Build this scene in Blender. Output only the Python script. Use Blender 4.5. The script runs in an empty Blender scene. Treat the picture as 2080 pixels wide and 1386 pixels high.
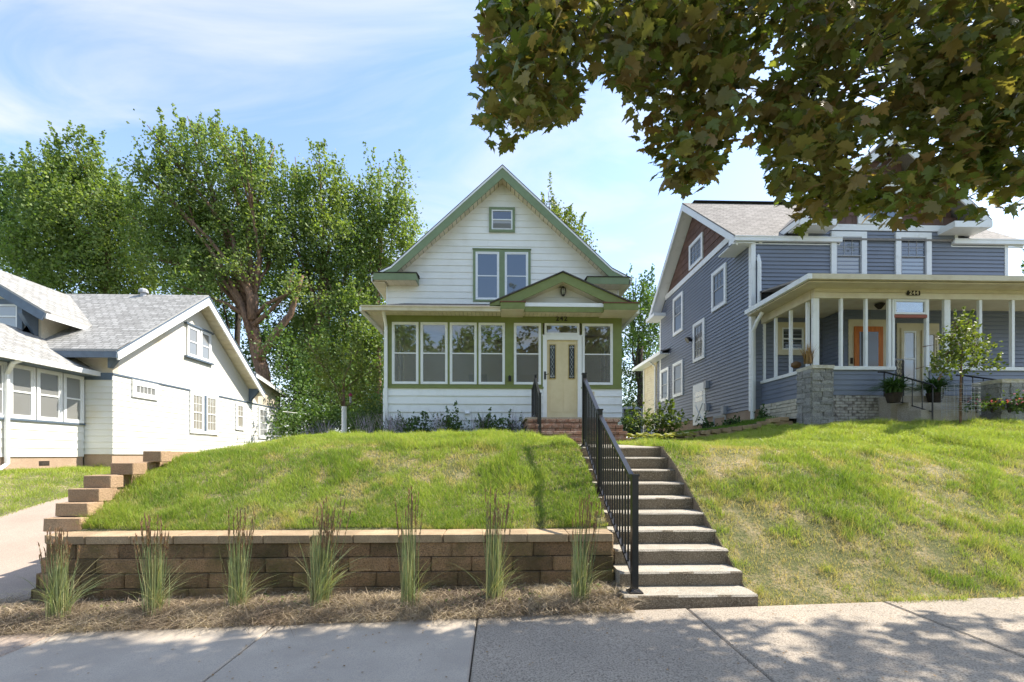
import bpy, bmesh, math, random
import numpy as np
from mathutils import Vector, Matrix
random.seed(7); rng = np.random.default_rng(7)
scn = bpy.context.scene; C = scn.collection
R = math.radians
# ------------------------------------------------------------------ camera, sky, sun, exposure
H = 1.55                      # eye height above the pavement
YAW = R(1.67); FPX = 924.0    # survey of the place: pixels of a 2080 px wide picture
cam = bpy.data.cameras.new('camera'); co = bpy.data.objects.new('camera', cam); C.objects.link(co)
co.location = (0, 0, H); co.rotation_euler = (R(90), 0, -YAW)
cam.sensor_width = 36; cam.lens = FPX/2080*36; cam.shift_y = (925-693)/2080
cam.clip_start = .05; cam.clip_end = 3000
scn.camera = co
SUN_EL, SUN_AZ = R(49), R(75)      # azimuth clockwise from +Y
w = bpy.data.worlds.new('World'); scn.world = w; w.use_nodes = True
nt = w.node_tree; N = nt.nodes; L = nt.links
for n in list(N): N.remove(n)
wo = N.new('ShaderNodeOutputWorld'); bg = N.new('ShaderNodeBackground'); sk = N.new('ShaderNodeTexSky')
sk.sky_type = 'NISHITA'; sk.sun_disc = False; sk.sun_elevation = SUN_EL; sk.sun_rotation = SUN_AZ
sk.air_density = 1.0; sk.dust_density = 0.7; sk.ozone_density = 1.6
tc = N.new('ShaderNodeTexCoord'); sep = N.new('ShaderNodeSeparateXYZ'); L.new(tc.outputs['Generated'], sep.inputs[0])
def wm(op, a, b=None):
    m = N.new('ShaderNodeMath'); m.operation = op
    for i, v in enumerate((a, b)):
        if v is None: continue
        if isinstance(v, (int, float)): m.inputs[i].default_value = v
        else: L.new(v, m.inputs[i])
    return m.outputs[0]
zz = wm('ADD', wm('MAXIMUM', sep.outputs[2], 0.0), 0.18)
cx = wm('DIVIDE', sep.outputs[0], zz); cy = wm('DIVIDE', sep.outputs[1], zz)
cmb = N.new('ShaderNodeCombineXYZ'); L.new(cx, cmb.inputs[0]); L.new(cy, cmb.inputs[1])
mp = N.new('ShaderNodeMapping'); mp.inputs['Rotation'].default_value = (0, 0, R(38)); mp.inputs['Scale'].default_value = (.8, 2.0, 1); mp.inputs['Location'].default_value = (7.1, 4.4, 0)
L.new(cmb.outputs[0], mp.inputs[0])
no = N.new('ShaderNodeTexNoise'); no.inputs['Scale'].default_value = 1.25; no.inputs['Detail'].default_value = 9
no.inputs['Roughness'].default_value = .55; no.inputs['Distortion'].default_value = 1.1; L.new(mp.outputs[0], no.inputs['Vector'])
cr = N.new('ShaderNodeValToRGB'); cr.color_ramp.elements[0].position = .47; cr.color_ramp.elements[1].position = .70
L.new(no.outputs[0], cr.inputs[0])
hz = wm('POWER', wm('SUBTRACT', 1.0, wm('MAXIMUM', sep.outputs[2], 0.0)), 5.0)       # thin veil thickening to the horizon
fac = wm('MINIMUM', wm('ADD', wm('MULTIPLY', cr.outputs[0], .62), wm('MULTIPLY', hz, .85)), .92)
mx = N.new('ShaderNodeMix'); mx.data_type = 'RGBA'; L.new(fac, mx.inputs[0]); L.new(sk.outputs[0], mx.inputs[6])
mx.inputs[7].default_value = (3.0, 3.0, 3.0, 1)
L.new(mx.outputs[2], bg.inputs[0]); bg.inputs[1].default_value = 0.116; L.new(bg.outputs[0], wo.inputs[0])
sl = bpy.data.lights.new('sun', 'SUN'); sl.energy = 3.1; sl.angle = R(.53); sl.color = (1, .93, .81)
so = bpy.data.objects.new('sun', sl); C.objects.link(so)
sd = Vector((math.cos(SUN_EL)*math.sin(SUN_AZ), math.cos(SUN_EL)*math.cos(SUN_AZ), math.sin(SUN_EL)))
so.rotation_euler = sd.to_track_quat('Z', 'Y').to_euler(); so.location = sd*60
vs = scn.view_settings; vs.view_transform = 'Standard'; vs.look = 'None'; vs.gamma = 1; vs.exposure = 1.7
scn.render.engine = 'CYCLES'
try: scn.cycles.max_bounces = 8; scn.cycles.transparent_max_bounces = 16
except Exception: pass

# ------------------------------------------------------------------ survey helpers (picture measurements -> metres)
ca, sa = math.cos(YAW), math.sin(YAW)
def SY(px, py, Y):                     # on a wall parallel to the street, at depth Y
    u = (px-1040)/FPX; X = Y*(sa+u*ca)/(ca-u*sa); d = X*sa+Y*ca
    return X, H+(925-py)/FPX*d
def SX(px, py, X):                     # on a wall running back from the street, at X
    u = (px-1040)/FPX; Y = X*(ca-u*sa)/(sa+u*ca); d = X*sa+Y*ca
    return Y, H+(925-py)/FPX*d
def W3(px, py, Y):
    X, Z = SY(px, py, Y); return Vector((X, Y, Z))

# ------------------------------------------------------------------ materials
def nodes(name):
    m = bpy.data.materials.new(name); m.use_nodes = True
    return m, m.node_tree, m.node_tree.nodes['Principled BSDF']
def mixc(t, fac, a, b, blend='MIX'):
    n = t.nodes.new('ShaderNodeMix'); n.data_type = 'RGBA'; n.blend_type = blend
    for sck, v in ((n.inputs[0], fac), (n.inputs[6], a), (n.inputs[7], b)):
        if isinstance(v, (int, float)): sck.default_value = v
        elif isinstance(v, tuple): sck.default_value = (*v[:3], 1)
        else: t.links.new(v, sck)
    return n.outputs[2]
def noise(t, scale, detail=4, rough=.6, lo=.35, hi=.65, vec=None, stretch=None):
    n = t.nodes.new('ShaderNodeTexNoise'); n.inputs['Scale'].default_value = scale
    n.inputs['Detail'].default_value = detail; n.inputs['Roughness'].default_value = rough
    if vec is None:
        tcn = t.nodes.new('ShaderNodeNewGeometry'); vec = tcn.outputs['Position']
    if stretch:
        mpn = t.nodes.new('ShaderNodeMapping'); mpn.inputs['Scale'].default_value = stretch
        t.links.new(vec, mpn.inputs[0]); vec = mpn.outputs[0]
    t.links.new(vec, n.inputs['Vector'])
    r = t.nodes.new('ShaderNodeMapRange'); r.inputs[1].default_value = lo; r.inputs[2].default_value = hi
    t.links.new(n.outputs[0], r.inputs[0]); return r.outputs[0]
def bump(t, b, h, strength=.3, dist=.01):
    n = t.nodes.new('ShaderNodeBump'); n.inputs['Strength'].default_value = strength; n.inputs['Distance'].default_value = dist
    t.links.new(h, n.inputs['Height']); t.links.new(n.outputs[0], b.inputs['Normal'])
def mat(name, col, rough=.6, alt=None, ns=3.0, lo=.35, hi=.65, stretch=None, fine=None, fs=60, rand=0, bs=0, bd=.004, bscale=80, metal=0, spec=.5):
    """colour, blotches towards alt (ns), fine speckle towards fine (fs), per-object value change, bump"""
    m, t, b = nodes(name); c = col
    if alt: c = mixc(t, noise(t, ns, 5, .6, lo, hi, stretch=stretch), c, alt)
    if fine: c = mixc(t, noise(t, fs, 3, .7, .45, .65), c, fine)
    if rand:
        oi = t.nodes.new('ShaderNodeObjectInfo'); r = t.nodes.new('ShaderNodeMapRange')
        r.inputs[3].default_value = 1-rand; r.inputs[4].default_value = 1+rand; t.links.new(oi.outputs['Random'], r.inputs[0])
        hs = t.nodes.new('ShaderNodeHueSaturation'); t.links.new(r.outputs[0], hs.inputs['Value'])
        if isinstance(c, tuple): hs.inputs['Color'].default_value = (*c, 1)
        else: t.links.new(c, hs.inputs['Color'])
        c = hs.outputs[0]
    if isinstance(c, tuple): b.inputs['Base Color'].default_value = (*c, 1)
    else: t.links.new(c, b.inputs['Base Color'])
    b.inputs['Roughness'].default_value = rough; b.inputs['Metallic'].default_value = metal
    b.inputs['Specular IOR Level'].default_value = spec
    if bs: bump(t, b, noise(t, bscale, 4, .7, .2, .8), bs, bd)
    return m
def shingle(name, c1, c2, c3):
    m, t, b = nodes(name)
    uv = t.nodes.new('ShaderNodeUVMap'); br = t.nodes.new('ShaderNodeTexBrick'); t.links.new(uv.outputs[0], br.inputs['Vector'])
    br.offset = .37; br.inputs['Scale'].default_value = 1; br.inputs['Brick Width'].default_value = .22; br.inputs['Row Height'].default_value = .14
    br.inputs['Mortar Size'].default_value = .013; br.inputs['Mortar Smooth'].default_value = .3; br.inputs['Bias'].default_value = .1
    br.inputs['Color1'].default_value = (*c1, 1); br.inputs['Color2'].default_value = (*c2, 1); br.inputs['Mortar'].default_value = (*[v*.3 for v in c2], 1)
    c = mixc(t, noise(t, 2.2, 5, .6, .5, 1.0), br.outputs[0], c3); c = mixc(t, noise(t, 90, 2, .6, .4, .75), c, tuple(v*.55 for v in c2))
    t.links.new(c, b.inputs['Base Color']); b.inputs['Roughness'].default_value = .9; bump(t, b, br.outputs['Fac'], -.6, .012); return m
def glassy(name, col, gloss=.3, rough=.03, clear=0.0, tint=(.8, .85, .85)):
    m, t, b = nodes(name); b.inputs['Base Color'].default_value = (*col, 1); b.inputs['Roughness'].default_value = .4
    out = t.nodes['Material Output']; g = t.nodes.new('ShaderNodeBsdfGlossy'); g.inputs['Roughness'].default_value = rough
    g.inputs['Color'].default_value = (.9, .95, 1, 1)
    bn = t.nodes.new('ShaderNodeBump'); bn.inputs['Strength'].default_value = .02; bn.inputs['Distance'].default_value = .05
    t.links.new(noise(t, 1.6, 2, .5, 0, 1), bn.inputs['Height']); t.links.new(bn.outputs[0], g.inputs['Normal'])
    lw = t.nodes.new('ShaderNodeLayerWeight'); lw.inputs[0].default_value = .35
    ad = t.nodes.new('ShaderNodeMath'); ad.operation = 'MULTIPLY_ADD'; ad.inputs[1].default_value = .35; ad.inputs[2].default_value = gloss; ad.use_clamp = True
    t.links.new(lw.outputs['Fresnel'], ad.inputs[0])
    s = t.nodes.new('ShaderNodeMixShader'); t.links.new(ad.outputs[0], s.inputs[0]); t.links.new(g.outputs[0], s.inputs[2])
    if clear:
        tr = t.nodes.new('ShaderNodeBsdfTransparent'); tr.inputs[0].default_value = (*tint, 1)
        s2 = t.nodes.new('ShaderNodeMixShader'); s2.inputs[0].default_value = clear
        t.links.new(b.outputs[0], s2.inputs[1]); t.links.new(tr.outputs[0], s2.inputs[2]); t.links.new(s2.outputs[0], s.inputs[1])
    else: t.links.new(b.outputs[0], s.inputs[1])
    t.links.new(s.outputs[0], out.inputs[0]); return m
def leafmat(name, c1, c2, c3=None, tr=.4, ns=1.2, attr=True, rough=.55):
    m, t, b = nodes(name); out = t.nodes['Material Output']
    c = mixc(t, noise(t, ns, 3, .6, .35, .65), c1, c2)
    if attr:
        at = t.nodes.new('ShaderNodeAttribute'); at.attribute_name = 'tint'
        c = mixc(t, at.outputs['Fac'], c, c3 or c2)
        mr = t.nodes.new('ShaderNodeMapRange'); mr.inputs[3].default_value = .65; mr.inputs[4].default_value = 1.3
        at2 = t.nodes.new('ShaderNodeAttribute'); at2.attribute_name = 'val'; t.links.new(at2.outputs['Fac'], mr.inputs[0])
        hs = t.nodes.new('ShaderNodeHueSaturation'); t.links.new(mr.outputs[0], hs.inputs['Value']); t.links.new(c, hs.inputs['Color']); c = hs.outputs[0]
    t.links.new(c, b.inputs['Base Color']); b.inputs['Roughness'].default_value = rough; b.inputs['Specular IOR Level'].default_value = .35
    tl = t.nodes.new('ShaderNodeBsdfTranslucent')
    t.links.new(mixc(t, 1.0, c, (1.25, 1.3, .45), 'MULTIPLY'), tl.inputs[0])
    s = t.nodes.new('ShaderNodeMixShader'); s.inputs[0].default_value = tr
    t.links.new(b.outputs[0], s.inputs[1]); t.links.new(tl.outputs[0], s.inputs[2]); t.links.new(s.outputs[0], out.inputs[0]); return m

M = {}
M['white'] = mat('white_siding_paint', (.80, .79, .73), .45, (.70, .68, .60), 1.5, .45, .8, rand=.03, bs=.05)
M['white_low'] = mat('white_porch_siding_paint', (.80, .81, .80), .45, (.68, .68, .64), 2.5, .5, .8, rand=.03, bs=.05)
M['trim'] = mat('white_trim_paint', (.78, .79, .78), .4, (.62, .62, .58), 4, .55, .8)
M['cream'] = mat('cream_trim_paint', (.62, .55, .38), .5, (.5, .42, .27), 3, .45, .75)
M['soffit'] = mat('cream_soffit', (.72, .66, .5), .5, (.62, .54, .38), 2, .4, .7, rand=.04)
M['green'] = mat('moss_green_paint', (.19, .225, .065), .45, (.16, .185, .05), 4, .4, .7, rand=.02)
M['green_light'] = mat('sage_green_paint', (.185, .24, .115), .45, (.16, .205, .095), 4, .4, .7)
M['shdark'] = shingle('dark_shingles', (.10, .09, .085), (.06, .055, .05), (.13, .12, .11))
M['shgrey'] = shingle('pale_grey_shingles', (.48, .475, .455), (.27, .265, .25), (.40, .39, .37))
M['shblue'] = shingle('grey_shingles', (.33, .305, .28), (.17, .155, .14), (.32, .30, .27))
M['rust'] = mat('rusty_metal', (.20, .07, .035), .8, (.10, .05, .03), 20)
M['glass'] = glassy('window_glass', (.02, .03, .045), .11)
M['glassdark'] = glassy('dark_door_glass', (.012, .014, .014), .035)
M['glassblind'] = glassy('window_glass_over_blind', (.30, .28, .24), .12)
M['glassgrey'] = glassy('grey_screened_glass', (.20, .20, .19), .12)
M['clear'] = glassy('clear_porch_glass', (.22, .21, .19), .10, .02, .93, (.9, .9, .88))
M['screen'] = glassy('insect_screen', (.30, .29, .27), .05, .2, .72, (.75, .74, .7))
M['louver'] = mat('grey_louver', (.35, .36, .38), .5)
M['black'] = mat('black_metal', (.012, .012, .013), .35, (.03, .03, .03), 30, .55, .8)
M['door'] = mat('tan_door_paint', (.68, .58, .36), .5, (.62, .52, .31), 4)
M['brass'] = mat('brass', (.45, .33, .12), .35, metal=.6)
M['concrete'] = mat('weathered_step_concrete', (.50, .45, .38), .9, (.36, .32, .25), 3, .4, .7, fine=(.14, .12, .09), fs=120, bs=.35, bd=.006, bscale=110)
M['riser'] = mat('shaded_aggregate_step_face', (.165, .13, .09), .95, (.10, .078, .05), 3.5, .38, .66, fine=(.30, .25, .18), fs=75, bs=.6, bd=.01, bscale=70)  # riser shade deepened in the colour itself, over brown exposed aggregate
M['walk'] = mat('coarse_sidewalk_concrete', (.44, .37, .29), .92, (.35, .30, .24), 1.6, .35, .7, fine=(.16, .13, .10), fs=75, bs=.6, bd=.008, bscale=75, rand=.05)
M['walk2'] = mat('smooth_sidewalk_concrete', (.48, .41, .32), .9, (.38, .32, .25), 2, .35, .7, fine=(.30, .27, .24), fs=120, bs=.15, bscale=110, rand=.03)
M['drive'] = mat('pink_grey_driveway', (.46, .36, .28), .92, (.37, .29, .22), 1.2, .35, .7, fine=(.22, .18, .16), fs=110, bs=.35, bd=.006, bscale=120)
M['pale_road'] = mat('pale_bounce_road', (.40, .37, .33), .9, (.33, .31, .28), 2, fine=(.25, .23, .21), fs=90)  # out-of-view road, tone made pale to bounce fill light onto the house fronts
M['block'] = mat('brown_concrete_block', (.37, .225, .115), .95, (.13, .105, .035), 2.8, .40, .64, fine=(.17, .11, .06), fs=70, rand=.38, bs=1, bd=.02, bscale=40)
M['blockclean'] = mat('tan_concrete_block', (.46, .31, .19), .95, (.36, .24, .14), 4, .35, .7, fine=(.30, .2, .12), fs=70, rand=.15, bs=.7, bd=.012, bscale=50)
M['cap'] = mat('tan_capstone', (.46, .33, .20), .95, (.26, .18, .10), 5, .35, .7, fine=(.28, .2, .12), fs=80, rand=.12, bs=.5, bd=.008, bscale=60)
M['brick'] = mat('weathered_red_brick', (.30, .16, .10), .9, (.40, .30, .24), 9, .45, .62, fine=(.16, .10, .08), fs=60, rand=.3, bs=.4, bscale=60)
M['mortar'] = mat('mortar', (.24, .22, .19), .95, (.15, .13, .11), 10)
M['soil'] = mat('dry_soil', (.30, .23, .16), 1, (.15, .11, .075), 4, .4, .65, fine=(.36, .28, .18), fs=35, bs=.8, bd=.02, bscale=40)
M['turf'] = mat('turf_ground', (.13, .13, .045), 1, (.38, .30, .17), 2.6, .45, .66, fine=(.08, .10, .025), fs=30, bs=.8, bd=.02, bscale=40)
M['turf_far'] = mat('far_turf_ground', (.07, .12, .025), 1, (.13, .14, .05), 1.3, .45, .66, fine=(.04, .06, .015), fs=30)
M['stucco'] = mat('stained_stucco', (.62, .56, .45), .95, (.42, .34, .22), 1.2, .48, .75, fine=(.5, .44, .34), fs=60, bs=.4, bd=.006, bscale=90)
M['stucco_w'] = mat('white_stucco', (.70, .68, .61), .95, (.62, .52, .33), .7, .52, .75, bs=.4, bd=.006, bscale=90)
M['slate'] = mat('slate_blue_paint', (.10, .14, .19), .5, (.08, .11, .15), 5)
M['found'] = mat('tan_foundation', (.46, .34, .25), .95, (.36, .25, .17), 2, fine=(.3, .22, .16), fs=50, bs=.3)
M['lsiding'] = mat('white_lap_siding', (.70, .70, .66), .45, (.66, .6, .45), 1.1, .52, .8, rand=.03)
M['blue'] = mat('blue_grey_vinyl', (.19, .212, .262), .5, (.17, .19, .235), 1.5, .35, .7)
M['bluedk'] = mat('blue_grey_vinyl_boards', (.18, .205, .262), .5, (.155, .178, .23), 1.5, .35, .7)
M['shake'] = mat('red_brown_shake', (.15, .085, .065), .8, (.11, .06, .045), 5, rand=.2, bs=.3)
M['stone'] = mat('grey_split_stone', (.30, .30, .29), .95, (.17, .17, .165), 9, .4, .65, fine=(.42, .41, .38), fs=45, rand=.2, bs=.8, bd=.02, bscale=45)
M['palestone'] = mat('pale_ledge_stone', (.60, .56, .46), .95, (.40, .36, .28), 8, .4, .7, rand=.12, bs=.6, bd=.01, bscale=50)
M['whitebrick'] = mat('worn_white_brick', (.55, .53, .50), .9, (.22, .20, .19), 9, .42, .65, rand=.2, bs=.4)
M['orange'] = mat('orange_wood_door', (.62, .19, .025), .65, (.42, .11, .015), 6, stretch=(6, 6, .6))
M['redwood'] = mat('red_painted_wood', (.30, .08, .04), .6)
M['bark'] = mat('brown_bark', (.26, .16, .105), 1, (.11, .07, .045), 6, .4, .65, stretch=(3, 3, .7), bs=.9, bd=.04, bscale=14)
M['barkdk'] = mat('dark_bark', (.05, .037, .028), 1, (.025, .02, .015), 6, bs=.8, bd=.02, bscale=20)
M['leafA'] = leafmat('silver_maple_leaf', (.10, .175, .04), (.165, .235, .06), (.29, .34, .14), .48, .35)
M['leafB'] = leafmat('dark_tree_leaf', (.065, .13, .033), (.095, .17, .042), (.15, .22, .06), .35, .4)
M['leafY'] = leafmat('yellow_green_leaf', (.12, .17, .03), (.09, .14, .03), (.22, .24, .07), .4, .6)
M['leafM'] = leafmat('norway_maple_leaf', (.115, .165, .042), (.17, .185, .055), (.29, .175, .09), .5, .9, rough=.36)
M['leafP'] = leafmat('garden_leaf', (.05, .10, .03), (.08, .14, .04), (.12, .17, .07), .3, 3)
M['fern'] = leafmat('fern_leaf', (.03, .08, .02), (.05, .11, .03), (.07, .13, .03), .3, 3)
M['hosta'] = leafmat('hosta_leaf', (.62, .58, .30), (.45, .48, .18), (.75, .72, .50), .3, 6)
M['flowerp'] = leafmat('purple_flower', (.28, .22, .36), (.34, .28, .40), (.42, .36, .46), .2, 3)
M['flowerr'] = leafmat('pink_flower', (.50, .06, .16), (.6, .14, .25), (.62, .3, .35), .2, 3)
M['dried'] = leafmat('dried_plant', (.30, .17, .07), (.22, .12, .05), (.4, .26, .12), .2, 5)
M['straw'] = leafmat('straw_strand', (.60, .49, .34), (.38, .29, .20), (.13, .095, .07), .15, 2, rough=.8)
M['reed'] = leafmat('reed_blade', (.20, .27, .11), (.30, .36, .18), (.58, .46, .24), .25, 2)
M['plume'] = leafmat('reed_plume', (.24, .12, .08), (.28, .16, .10), (.36, .22, .13), .2, 2)
def grassmat(name):
    m, t, b = nodes(name); out = t.nodes['Material Output']
    at = t.nodes.new('ShaderNodeAttribute'); at.attribute_name = 'tint'
    at2 = t.nodes.new('ShaderNodeAttribute'); at2.attribute_name = 'val'
    c = mixc(t, at2.outputs['Fac'], (.11, .21, .025), (.38, .465, .085))
    c = mixc(t, at.outputs['Fac'], c, (.60, .45, .24))
    t.links.new(c, b.inputs['Base Color']); b.inputs['Roughness'].default_value = .5; b.inputs['Specular IOR Level'].default_value = .3
    tl = t.nodes.new('ShaderNodeBsdfTranslucent'); t.links.new(mixc(t, 1.0, c, (1.2, 1.25, .6), 'MULTIPLY'), tl.inputs[0])
    s = t.nodes.new('ShaderNodeMixShader'); s.inputs[0].default_value = .4
    t.links.new(b.outputs[0], s.inputs[1]); t.links.new(tl.outputs[0], s.inputs[2]); t.links.new(s.outputs[0], out.inputs[0]); return m
M['grass'] = grassmat('lawn_grass_blade')

# ------------------------------------------------------------------ object helpers
BASE = {}
def tag(o, label=None, cat=None, group=None, kind=None):
    for k, v in (('label', label), ('category', cat), ('group', group), ('kind', kind)):
        if v: o[k] = v
    return o
def empty(name, loc, label, cat, group=None):
    o = bpy.data.objects.new(name, None); C.objects.link(o); o.location = loc; o.empty_display_size = .2
    BASE[o.name] = Vector(loc); return tag(o, label, cat, group)
def link(name, me, parent=None):
    o = bpy.data.objects.new(name, me); C.objects.link(o)
    if parent is not None: o.parent = parent; BASE[o.name] = BASE[parent.name]
    else: BASE[o.name] = Vector((0, 0, 0))
    return o
# wall frames: (along, up, out) -> world
def front(Y): return lambda u, v, o: (u, Y-o, v)          # faces the street
def east(X): return lambda u, v, o: (X+o, u, v)           # faces right
def west(X): return lambda u, v, o: (X-o, u, v)           # faces left
ID = lambda x, y, z: (x, y, z)
class MB:
    def __init__(s): s.v = []; s.f = []; s.uv = []
    def poly(s, pts, uv=None):
        n = len(s.v); s.v += [tuple(p) for p in pts]; s.f.append(tuple(range(n, n+len(pts)))); s.uv.append(uv or [(0, 0)]*len(pts)); return s
    def hexa(s, p):   # 8 points: bottom 4, top 4
        n = len(s.v); s.v += [tuple(q) for q in p]
        for f in ((0, 3, 2, 1), (4, 5, 6, 7), (0, 1, 5, 4), (1, 2, 6, 5), (2, 3, 7, 6), (3, 0, 4, 7)):
            s.f.append(tuple(n+i for i in f)); s.uv.append([(0, 0)]*4)
        return s
    def box(s, u0, u1, v0, v1, o0, o1, fr=ID):
        return s.hexa([fr(u0, v0, o0), fr(u1, v0, o0), fr(u1, v1, o0), fr(u0, v1, o0), fr(u0, v0, o1), fr(u1, v0, o1), fr(u1, v1, o1), fr(u0, v1, o1)])
    def prism(s, pts, o0, o1, fr=ID):   # polygon in (u,v), extruded o0..o1
        n = len(s.v); k = len(pts)
        s.v += [fr(u, v, o0) for u, v in pts]+[fr(u, v, o1) for u, v in pts]
        s.f.append(tuple(range(n, n+k))); s.f.append(tuple(range(n+2*k-1, n+k-1, -1))); s.uv += [[(0, 0)]*k]*2
        for i in range(k):
            j = (i+1) % k; s.f.append((n+i, n+j, n+k+j, n+k+i)); s.uv.append([(0, 0)]*4)
        return s
    def bar(s, a, b, w, h=None, up=Vector((0, 0, 1))):    # square bar between two points
        a = Vector(a); b = Vector(b); h = h or w; d = (b-a).normalized(); x = d.cross(up)
        if x.length < 1e-4: x = Vector((1, 0, 0))
        x.normalize(); y = x.cross(d).normalized(); q = []
        for p in (a, b):
            for i, j in ((-1, -1), (1, -1), (1, 1), (-1, 1)): q.append(p+x*i*w/2+y*j*h/2)
        return s.hexa(q)
    def tube(s, path, rad, seg=8, cap=True):
        path = [Vector(p) for p in path]; n0 = len(s.v); k = len(path)
        rad = rad if isinstance(rad, (list, tuple)) else [rad]*k
        px = None
        for i, p in enumerate(path):
            d = (path[min(i+1, k-1)]-path[max(i-1, 0)]).normalized()
            if px is None: px = d.orthogonal().normalized()
            px = (px-d*px.dot(d)).normalized(); py = d.cross(px)
            for j in range(seg):
                a = 2*math.pi*j/seg; s.v.append(tuple(p+(px*math.cos(a)+py*math.sin(a))*rad[i]))
        for i in range(k-1):
            for j in range(seg):
                a = n0+i*seg+j; b = n0+i*seg+(j+1) % seg; s.f.append((a, b, b+seg, a+seg)); s.uv.append([(0, 0)]*4)
        if cap:
            s.f.append(tuple(range(n0+seg-1, n0-1, -1))); s.f.append(tuple(range(n0+(k-1)*seg, n0+k*seg))); s.uv += [[(0, 0)]*seg]*2
        return s
    def roof(s, a, b, c, d, thick=.05):   # a,b low edge, c,d high edge (a-d and b-c run up the slope); uv in metres
        a, b, c, d = map(Vector, (a, b, c, d)); w1 = (b-a).length; h1 = ((d-a).length+(c-b).length)/2
        o = Vector((0, 0, -thick)); n = len(s.v)
        s.v += [tuple(p) for p in (a, b, c, d)]+[tuple(p+o) for p in (a, b, c, d)]
        e = (b-a).normalized(); uu = [(p-a).dot(e) for p in (a, b, c, d)]
        s.f.append((n, n+1, n+2, n+3)); s.uv.append([(uu[0], 0), (uu[1], 0), (uu[2], h1), (uu[3], h1)])
        for f in ((7, 6, 5, 4), (0, 4, 5, 1), (1, 5, 6, 2), (2, 6, 7, 3), (3, 7, 4, 0)):
            s.f.append(tuple(n+i for i in f)); s.uv.append([(0, 0), (.1, 0), (.1, .1), (0, .1)])
        return s
    def build(s, name, m, parent=None, label=None, kind=None, smooth=False, fix=True, nobase=False):
        me = bpy.data.meshes.new(name); b = BASE[parent.name] if parent is not None and not nobase else Vector((0, 0, 0))
        me.from_pydata([(x-b.x, y-b.y, z-b.z) for x, y, z in s.v], [], s.f)
        uvl = me.uv_layers.new(name='UVMap'); fl = [c for f in s.uv for p in f for c in p]; uvl.data.foreach_set('uv', fl)
        if fix:
            bm = bmesh.new(); bm.from_mesh(me); bmesh.ops.recalc_face_normals(bm, faces=bm.faces); bm.to_mesh(me); bm.free()
        if smooth: me.polygons.foreach_set('use_smooth', [True]*len(me.polygons))
        me.materials.append(m if not isinstance(m, str) else M[m]); o = link(name, me, parent)
        if label: o['label'] = label
        if kind: o['kind'] = kind
        return o
def chamfer_mesh(name, m, e=.06, rough=0):    # unit block with worn edges, shared by bricks and blocks
    bm = bmesh.new(); bmesh.ops.create_cube(bm, size=1)
    bmesh.ops.bevel(bm, geom=bm.edges[:], offset=e, segments=1, affect='EDGES')
    for v in bm.verts: v.co += Vector((random.uniform(-rough, rough) for _ in range(3)))
    me = bpy.data.meshes.new(name); bm.to_mesh(me); bm.free(); me.materials.append(M[m]); return me
def piece(name, me, loc, size, parent, rz=0, rx=0):
    o = link(name, me, parent); b = BASE[parent.name]; o.location = Vector(loc)-b; o.scale = size; o.rotation_euler = (rx, 0, rz); return o
def npmesh(name, verts, faces_n, k, m, parent=None, attrs=None, smooth=False, kind=None):
    """k-gon faces already flattened in order"""
    me = bpy.data.meshes.new(name); nv = len(verts); b = BASE[parent.name] if parent is not None else Vector((0, 0, 0))
    verts = (verts-np.array(b)).astype(np.float32)
    me.vertices.add(nv); me.vertices.foreach_set('co', verts.ravel())
    fi = faces_n.astype(np.int32).ravel(); me.loops.add(len(fi)); me.loops.foreach_set('vertex_index', fi)
    nf = len(fi)//k; me.polygons.add(nf); me.polygons.foreach_set('loop_start', np.arange(0, len(fi), k, dtype=np.int32))
    try: me.polygons.foreach_set('loop_total', np.full(nf, k, dtype=np.int32))
    except Exception: pass
    me.update(calc_edges=True)
    for an, av in (attrs or {}).items():
        a = me.attributes.new(an, 'FLOAT', 'POINT'); a.data.foreach_set('value', av.astype(np.float32))
    if smooth: me.polygons.foreach_set('use_smooth', [True]*nf)
    me.materials.append(M[m]); o = link(name, me, parent)
    if kind: o['kind'] = kind
    return o
def unit(n):
    v = rng.normal(size=(n, 3)); return v/np.linalg.norm(v, axis=1)[:, None]
def leaves(name, pts, size, m, parent, up=.5, kind=None, aspect=.7, tintp=.25):
    """diamond leaves folded on the midrib, one per point"""
    n = len(pts); a = unit(n); nr = unit(n)+np.array([0, 0, up]); nr /= np.linalg.norm(nr, axis=1)[:, None]
    a -= nr*(a*nr).sum(1)[:, None]; a /= np.linalg.norm(a, axis=1)[:, None]; b = np.cross(nr, a)
    s = size*rng.uniform(.65, 1.25, n)[:, None]
    v = np.stack([pts-a*s*.5, pts+b*s*.5*aspect-nr*s*.08-a*s*.08, pts+a*s*.5-nr*s*.1, pts-b*s*.5*aspect-nr*s*.08-a*s*.08], 1).reshape(-1, 3)
    i = np.arange(n)*4; f = np.stack([i, i+1, i+2, i, i+2, i+3], 1)
    tint = np.repeat(np.clip(rng.normal(tintp, .25, n), 0, 1), 4); val = np.repeat(rng.random(n), 4)
    return npmesh(name, v, f, 3, m, parent, {'tint': tint, 'val': val}, kind=kind)
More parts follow.
